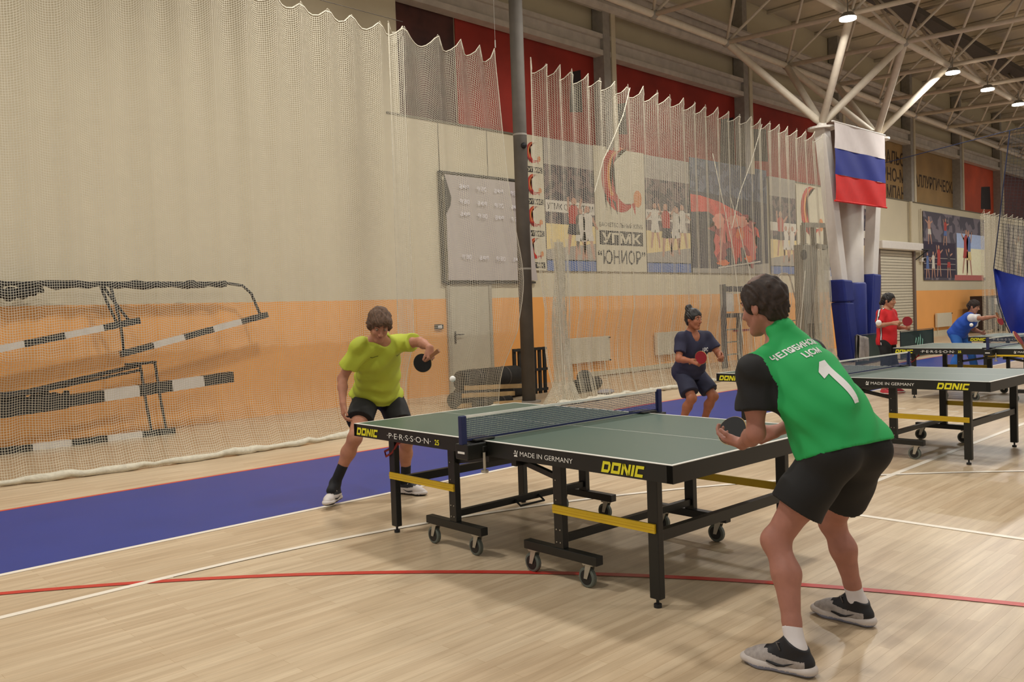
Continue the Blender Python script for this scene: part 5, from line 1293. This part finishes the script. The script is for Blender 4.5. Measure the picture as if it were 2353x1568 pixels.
pg, tg, kg = person('man in a green shirt with number 1 and black shorts crouching at the near table', Jg, (-.93, .12, -.20), (-.10, 0, 1), 'A87464', M_HBR,
    dict(handL=dict(n=(-.1, .45, .9), d=(-.95, .1, .1), curl=(28, 30, 22), thumb=(.6, .75, .25)), handR=dict(n=(-.1, -.85, .45), d=(-.85, -.1, -.35), curl=(62, 62, 40), thumb=(.35, .9, .3)),
         toeL=(-1, -.12), toeR=(-1, .08), collar=True, shirt_m=[M_GREEN, M_BLKC], shirt_f=green_f, shorts_m=[M_BLKC], sock_m=M_SOCKW, sock_h=.22, shoe=SH_A, hem=-.03, hemtilt=.05, sleeve=.60, short_len=.60, shoe_s=1.1, bow=.05, crown=M_CRW, hair=.012, hc=.006,
         shorts_o=.026, shirt_o=.022, wa=.0052, wr=[(.5, -.3, .8, 34, 0, 1.1), (.3, .7, -.5, 44, 1, .8), (.6, -.4, .9, 75, 2, .5)]), h=.0052)
bk = -kg['R1'][0]; upb = nv(kg['sh']-kg['hip']); sd = -kg['R1'][1]*-1
U_ = nv(np.cross(upb, bk))
c0 = kg['hip']+(kg['sh']-kg['hip'])*.93
decal('back_lettering', 'ЧЕЛЯБИНСКИЙ', tg, c0-U_*.15+bk*.1+upb*.045, U_, upb, .28, .040, M_PWH, pg, bold=.03)
decal('back_lettering', 'ЦСМ', tg, c0-U_*.06+bk*.1-upb*.010, U_, upb, .105, .038, M_PWH, pg, bold=.03)
decal('back_number', '', tg, c0-U_*.070+bk*.1-upb*.262, U_, upb, .11, .22, M_PWH, pg, shapes=[[(.42, 0), (.78, 0), (.78, 1), (.42, 1)], [(.42, 1), (.05, .82), (.05, .66), (.42, .72)]])
paddle('black table tennis paddle held by the man in the green shirt', (2.790, .345, .880), (-.93, .05, .0), (-.25, -.80, .50), M_RUBK, M_RUBR)

# --- man in the yellow shirt
Jy = dict(Ra=(-.880, .416, .175), Rk=(-.700, .500, .545), Rh=(-.960, .800, .815), La=(-.760, 1.027, .105), Lk=(-.620, .945, .470), Lh=(-.935, 1.035, .795),
          Rs=(-.640, .535, 1.262), Ls=(-.600, .880, 1.275), Re=(-.770, .455, 1.020), Rw=(-.650, .370, .835), Le=(-.370, .930, 1.285), Lw=(-.185, .880, 1.245), neck=(-.580, .690, 1.330), head=(-.450, .600, 1.432))
py, ty, ky = person('man in a yellow shirt and black shorts leaning forward behind the near table', Jy, (.78, -.40, -.55), (.48, -.15, .85), 'B07A60', M_HLB,
    dict(handR=dict(n=(.3, .6, 0), d=(.12, -.12, -1), curl=(30, 35, 25), thumb=(.45, .85, .2)), handL=dict(n=(-.9, -.1, -.35), d=(.2, -.1, -.95), curl=(60, 60, 40), thumb=(.4, .9, .3)),
         toeR=(.55, -.85), toeL=(.95, .25), shirt_m=[M_YELC], shorts_m=[M_BLKC], sock_m=M_SOCKK, sock_h=.42, shoe=dict(SH_B, dark=True), hem=-.05, sleeve=.66, short_len=.60, bow=.02, mop=True, hair=.016, liftR=True, shorts_o=.026, shirt_o=.024, hc=.007, wa=.0058,
         wr=[(.5, .7, -.6, 38, 0, 1.3), (.6, -.5, .7, 46, 1, 1), (.2, .2, .9, 60, 2, .6)]), h=.006)
for sx_ in (-1, 1):
    p0 = Vector(ky['che']+ky['R1'][1]*(sx_*.115-.035)+ky['R1'][2]*.10+ky['R1'][0]*.1)
    decal('chest_seam', '', ty, p0, Vector(ky['R1'][1]), Vector(ky['R1'][2]), .07, .03, M_BLKC, py, shapes=[[(0, .4), (.35, .0), (1, .6), (1, .72), (.35, .14), (0, .55)]])
paddle('black table tennis paddle held out by the man in the yellow shirt', (-.225, .835, 1.128), (-.62, -.28, -.45), (.75, -.62, .1), M_RUBK, M_RUBR)

# --- woman in navy
Jn = dict(Ra=(-.80, 5.10, .095), Rk=(-.62, 5.08, .43), Rh=(-.82, 5.20, .70), La=(-.70, 5.42, .095), Lk=(-.52, 5.38, .43), Lh=(-.75, 5.38, .70),
          Rs=(-.70, 5.02, 1.125), Ls=(-.58, 5.36, 1.125), Re=(-.66, 4.90, .895), Rw=(-.455, 4.86, .880), Le=(-.43, 5.38, .93), Lw=(-.28, 5.20, .90), neck=(-.655, 5.17, 1.195), head=(-.595, 5.13, 1.345))
pn, tn, kn = person('woman in a navy shirt and shorts, hair in a bun, left of the second table', Jn, (.93, -.10, -.10), (.1, 0, 1), 'A4684C', M_HBK,
    dict(handR=dict(n=(.1, .6, -.3), d=(.9, .05, -.2), curl=(60, 60, 40), thumb=(.4, .9, .2)), handL=dict(n=(0, -.9, 0), curl=(40, 45, 30)), toeR=(1, -.1), toeL=(1, .1), shirt_m=[M_NAVY], shorts_m=[M_NAVS], sock_m=M_SOCKW, sock_h=.15, shoe=SH_B, hem=-.09, sleeve=.70, short_len=.80,
         bun=(-.085, 0, .125, .042), hair=.009, vneck=True, bow=.0, shorts_o=.022, shirt_o=.018, hc=.010), h=.009, fem=True, build=.97, hs=.97)
decal('chest_print', '1РС', tn, kn['che']+kn['R1'][1]*.03+kn['R1'][2]*.0+kn['R1'][0]*.12, kn['R1'][1], kn['R1'][2], .08, .045, M_PWH, pn, bold=.02)
paddle('dark red table tennis paddle held by the woman in navy', (-.335, 4.86, .920), (.85, .0, .35), (.5, -.85, .15), M_RUBR, M_RUBK)

# --- woman in red
Jr = dict(Ra=(-.545, 10.30, .09), Rk=(-.495, 10.28, .45), Rh=(-.525, 10.34, .83), La=(-.53, 10.62, .09), Lk=(-.50, 10.58, .45), Lh=(-.53, 10.52, .83),
          Rs=(-.545, 10.26, 1.275), Ls=(-.515, 10.60, 1.28), Re=(-.545, 10.16, 1.09), Rw=(-.30, 10.10, 1.13), Le=(-.48, 10.66, 1.05), Lw=(-.26, 10.52, 1.04), neck=(-.53, 10.43, 1.345), head=(-.485, 10.43, 1.478))
def red_f(c, k):
    q = c-k['che']; y = q@k['R1'][1]; x = q@k['R1'][0]; mi = np.zeros(len(c), int)
    mi[(y < -.06) & (np.abs(x+.0) < .020)] = 1; mi[(y < -.06) & (np.abs(x+.0) < .008)] = 2
    return mi
pr_, tr_, kr = person('woman in a red shirt and dark trousers with a ponytail, standing before the barrier', Jr, (.97, -.02, -.12), (.1, 0, 1), 'B07C60', M_HBK,
    dict(handR=dict(n=(.1, .5, -.2), d=(.95, 0, -.05), curl=(60, 60, 40), thumb=(.4, .9, .2)), handL=dict(n=(0, -.9, 0), curl=(40, 45, 30)), toeR=(1, -.05), toeL=(1, .05), shirt_m=[M_REDC, M_BLKC, M_PWH], shirt_f=red_f, shorts_m=[M_BLKC], sock_m=None, shoe_s=.88, shoe=SH_C, hem=-.10, sleeve=.72, short_len=1.85,
         bun=(-.115, 0, -.045, .034), hair=.008, bow=.0, shirt_o=.018, hc=.011), h=.010, fem=True, build=.92, hs=.96)
paddle('bright red table tennis paddle held up by the woman in red', (-.085, 10.10, 1.155), (.9, 0, .25), (.55, -.8, .1), M_RUBR, M_RUBK)

# --- woman in blue
Jb = dict(Ra=(-.86, 14.32, .12), Rk=(-.745, 14.35, .46), Rh=(-.835, 14.42, .78), La=(-.60, 14.78, .10), Lk=(-.665, 14.70, .47), Lh=(-.80, 14.64, .78),
          Rs=(-.49, 14.24, 1.10), Ls=(-.53, 14.60, 1.08), Re=(-.235, 14.08, 1.085), Rw=(.0, 14.0, 1.12), Le=(-.60, 14.72, .86), Lw=(-.42, 14.62, .80), neck=(-.53, 14.42, 1.17), head=(-.475, 14.38, 1.305))
def blue_f(c, k):
    mi = np.zeros(len(c), int)
    for S_ in 'LR':
        s_, e_ = k['J'][S_+'s'], k['J'][S_+'e']; d = nv(e_-s_); q = c-s_; t = q@d; dist = np.linalg.norm(q-t[:, None]*d, axis=1); mi[(dist < .10) & (t > .0)] = 1
    return mi
pb, tb, kb = person('woman in a blue shirt with white sleeves and blue trousers reaching towards the far table', Jb, (.90, -.10, -.30), (.3, 0, 1), 'B07C64', M_HBR,
    dict(handR=dict(n=(-.2, .2, -.9), d=(.9, -.1, -.5), curl=(60, 60, 40), thumb=(.4, .9, .2)), handL=dict(n=(0, -.9, 0), curl=(40, 45, 30)), toeR=(1, -.2), toeL=(1, .1), shirt_m=[M_BLUC, M_PWH], shirt_f=blue_f, shorts_m=[M_BLUT], sock_m=None, shoe=SH_B, hem=-.08, sleeve=.66, short_len=1.9,
         bun=(-.095, 0, .0, .05), hair=.014, bow=.04, shirt_o=.02, hc=.012), h=.011, fem=True, build=1.0, hs=.96)
paddle('red table tennis paddle in the outstretched hand of the woman in blue', (.085, 13.98, 1.03), (.35, 0, -.9), (.9, -.35, .2), M_RUBR, M_RUBK)

# --- player at the right edge, only the paddle hand is in view
Jo = dict(Ra=(3.45, 5.25, .095), Rk=(3.35, 5.2, .48), Rh=(3.52, 5.45, .85), La=(3.40, 5.95, .095), Lk=(3.32, 5.9, .48), Lh=(3.50, 5.70, .85),
          Rs=(3.30, 5.85, 1.28), Ls=(3.32, 5.42, 1.28), Re=(3.05, 5.95, 1.12), Rw=(2.99, 5.8, 1.1), Le=(3.03, 5.45, 1.13), Lw=(2.775, 5.57, 1.075), neck=(3.28, 5.62, 1.40), head=(3.20, 5.62, 1.53))
Jo['Lh'], Jo['Rh'] = Jo['Rh'], Jo['Lh']; Jo['La'], Jo['Ra'] = Jo['Ra'], Jo['La']; Jo['Lk'], Jo['Rk'] = Jo['Rk'], Jo['Lk']
po, to, ko = person('player at the right edge of the view whose hand holds a red paddle', Jo, (-1, 0, -.1), (0, 0, 1), 'B8806C', M_HBR,
    dict(handL=dict(n=(0, .9, .1), d=(-.9, .1, 0), curl=(60, 60, 40), thumb=(.4, .9, .2)), handR=dict(n=(0, -.9, 0), curl=(40, 45, 30)), toeR=(-1, 0), toeL=(-1, 0), shirt_m=[M_BLUC], shorts_m=[M_BLKC], sock_m=M_SOCKW, sock_h=.2, shoe=SH_B, hem=-.05, sleeve=.66, short_len=.7, hc=.012), h=.010)
paddle('red table tennis paddle at the right edge above the third table', (2.625, 5.60, 1.09), (-.45, .1, .75), (.85, .05, .55), M_RUBR, M_RUBK)
